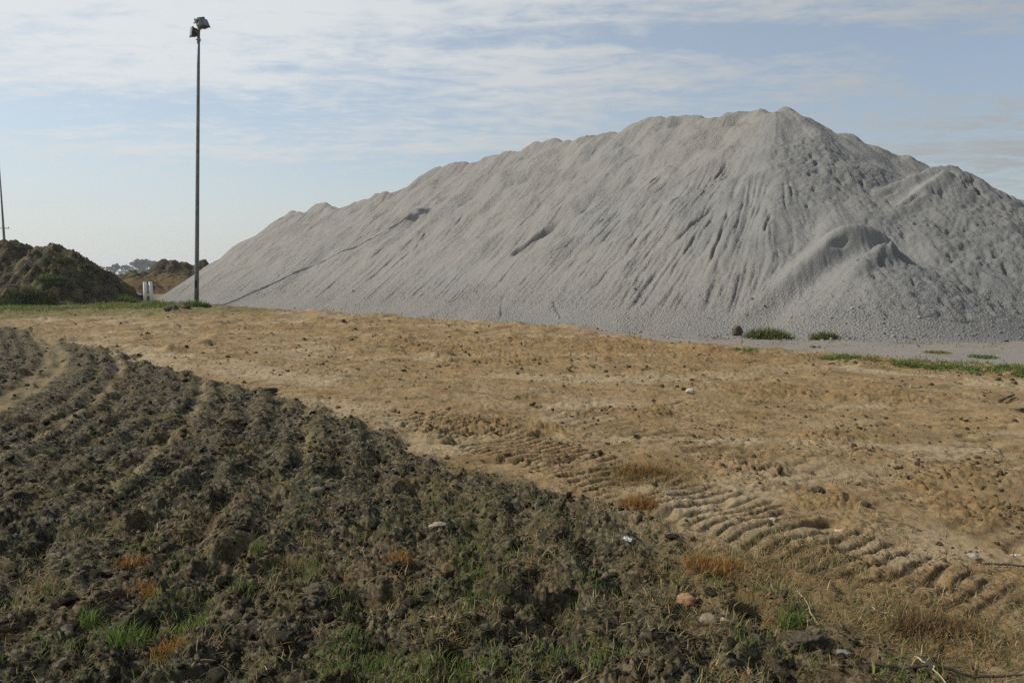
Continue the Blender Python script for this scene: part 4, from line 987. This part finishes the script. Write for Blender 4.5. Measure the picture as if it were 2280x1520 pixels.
cl = wm('ADD', wm('MULTIPLY', c1, .55), wm('MULTIPLY', c2, .45))
elev = sp.outputs[2]
high = wm('SUBTRACT', wr(elev, .08, .30, -.03, .05), wr(elev, .40, .62, 0, .22))
ys = wm('MAXIMUM', sp.outputs[1], .05); ca = wm('DIVIDE', sp.outputs[0], ys); ce = wm('DIVIDE', sp.outputs[2], ys)
tot = wm('ADD', cl, high)
for (px, py, ra, re, am) in ((1290, 190, .17, .055, .13), (1700, 165, .24, .018, .10), (1950, 235, .26, .028, .06), (1000, 30, .8, .035, .07), (1640, 100, .17, .020, -.14), (2210, 160, .13, .035, -.14), (780, 240, .34, .030, -.04),
        (130, 325, .17, .022, .12), (640, 345, .13, .013, .11), (2200, 300, .2, .05, .10), (1850, 20, .3, .03, .08), (1050, 330, .2, .012, .08), (1000, 110, .25, .012, -.06), (300, 120, .5, .06, .02), (250, 45, .08, .012, -.10), (560, 250, .35, .025, -.03)):
    dx = wm('DIVIDE', wm('SUBTRACT', ca, (px - 1140) / 1710), ra); dy = wm('DIVIDE', wm('SUBTRACT', ce, (605 - py) / 1710), re)
    g = wm('MULTIPLY', wr(wm('ADD', wm('MULTIPLY', dx, dx), wm('MULTIPLY', dy, dy)), 0, 1.6, am * .62, 0), wr(sp.outputs[1], 0, .2))
    tot = wm('ADD', tot, g)
c3 = cloud_noise(.9, 1.3, .2, 8.5, 7, .62, .4, 2.0)
mask = wr(wm('ADD', tot, wm('MULTIPLY', wm('SUBTRACT', c3, .5), .34)), .42, .66)
dn = wn_('ShaderNodeVectorMath', operation='DOT_PRODUCT'); L(tc.outputs['Generated'], dn.inputs[0]); dn.inputs[1].default_value = sun_dir
veil = wm('ADD', wr(elev, .0, .16, .80, .36), wr(dn.outputs['Value'], (.1), .8, .0, .10), clamp=True)
mask = wm('MULTIPLY', mask, wr(elev, .02, .10, .25, .92))
mask = wm('SUBTRACT', 1.0, wm('MULTIPLY', wm('SUBTRACT', 1.0, mask), wm('SUBTRACT', 1.0, veil)))
cbright = wm('MULTIPLY', wr(dn.outputs['Value'], -.45, .55, .415, .80), wr(elev, .02, .26, .86, 1.0))
bgc = wn_('ShaderNodeBackground'); bgc.inputs[0].default_value = (.94, .985, 1.0, 1); L(cbright, bgc.inputs[1])
mx = wn_('ShaderNodeMixShader'); L(mask, mx.inputs[0]); L(bg.outputs[0], mx.inputs[1]); L(bgc.outputs[0], mx.inputs[2]); L(mx.outputs[0], out.inputs[0])

HAZE = 0.0003
if HAZE:
    m = MB(); m.box((2300, 2300, 17.0), Matrix.Translation((0, 0, 17 / 2 - 1.6)))
    hm = bpy.data.materials.new('haze_air'); hm.use_nodes = True; ht = hm.node_tree; ht.nodes.remove(ht.nodes['Principled BSDF'])
    pv = ht.nodes.new('ShaderNodeVolumePrincipled'); pv.inputs['Color'].default_value = (.86, .91, 1, 1); pv.inputs['Density'].default_value = HAZE; pv.inputs['Anisotropy'].default_value = .2
    ht.links.new(pv.outputs[0], ht.nodes['Material Output'].inputs['Volume'])
    tag(m.build('haze', hm), kind='stuff')

vs = SC.view_settings; vs.view_transform = 'Standard'; vs.look = 'None'; vs.gamma = 1.0; vs.exposure = 0.0
SC.cycles.use_denoising = False; SC.cycles.sample_clamp_indirect = 4.0; SC.cycles.max_bounces = 6; SC.cycles.diffuse_bounces = 3; SC.cycles.volume_bounces = 1; SC.cycles.transparent_max_bounces = 8
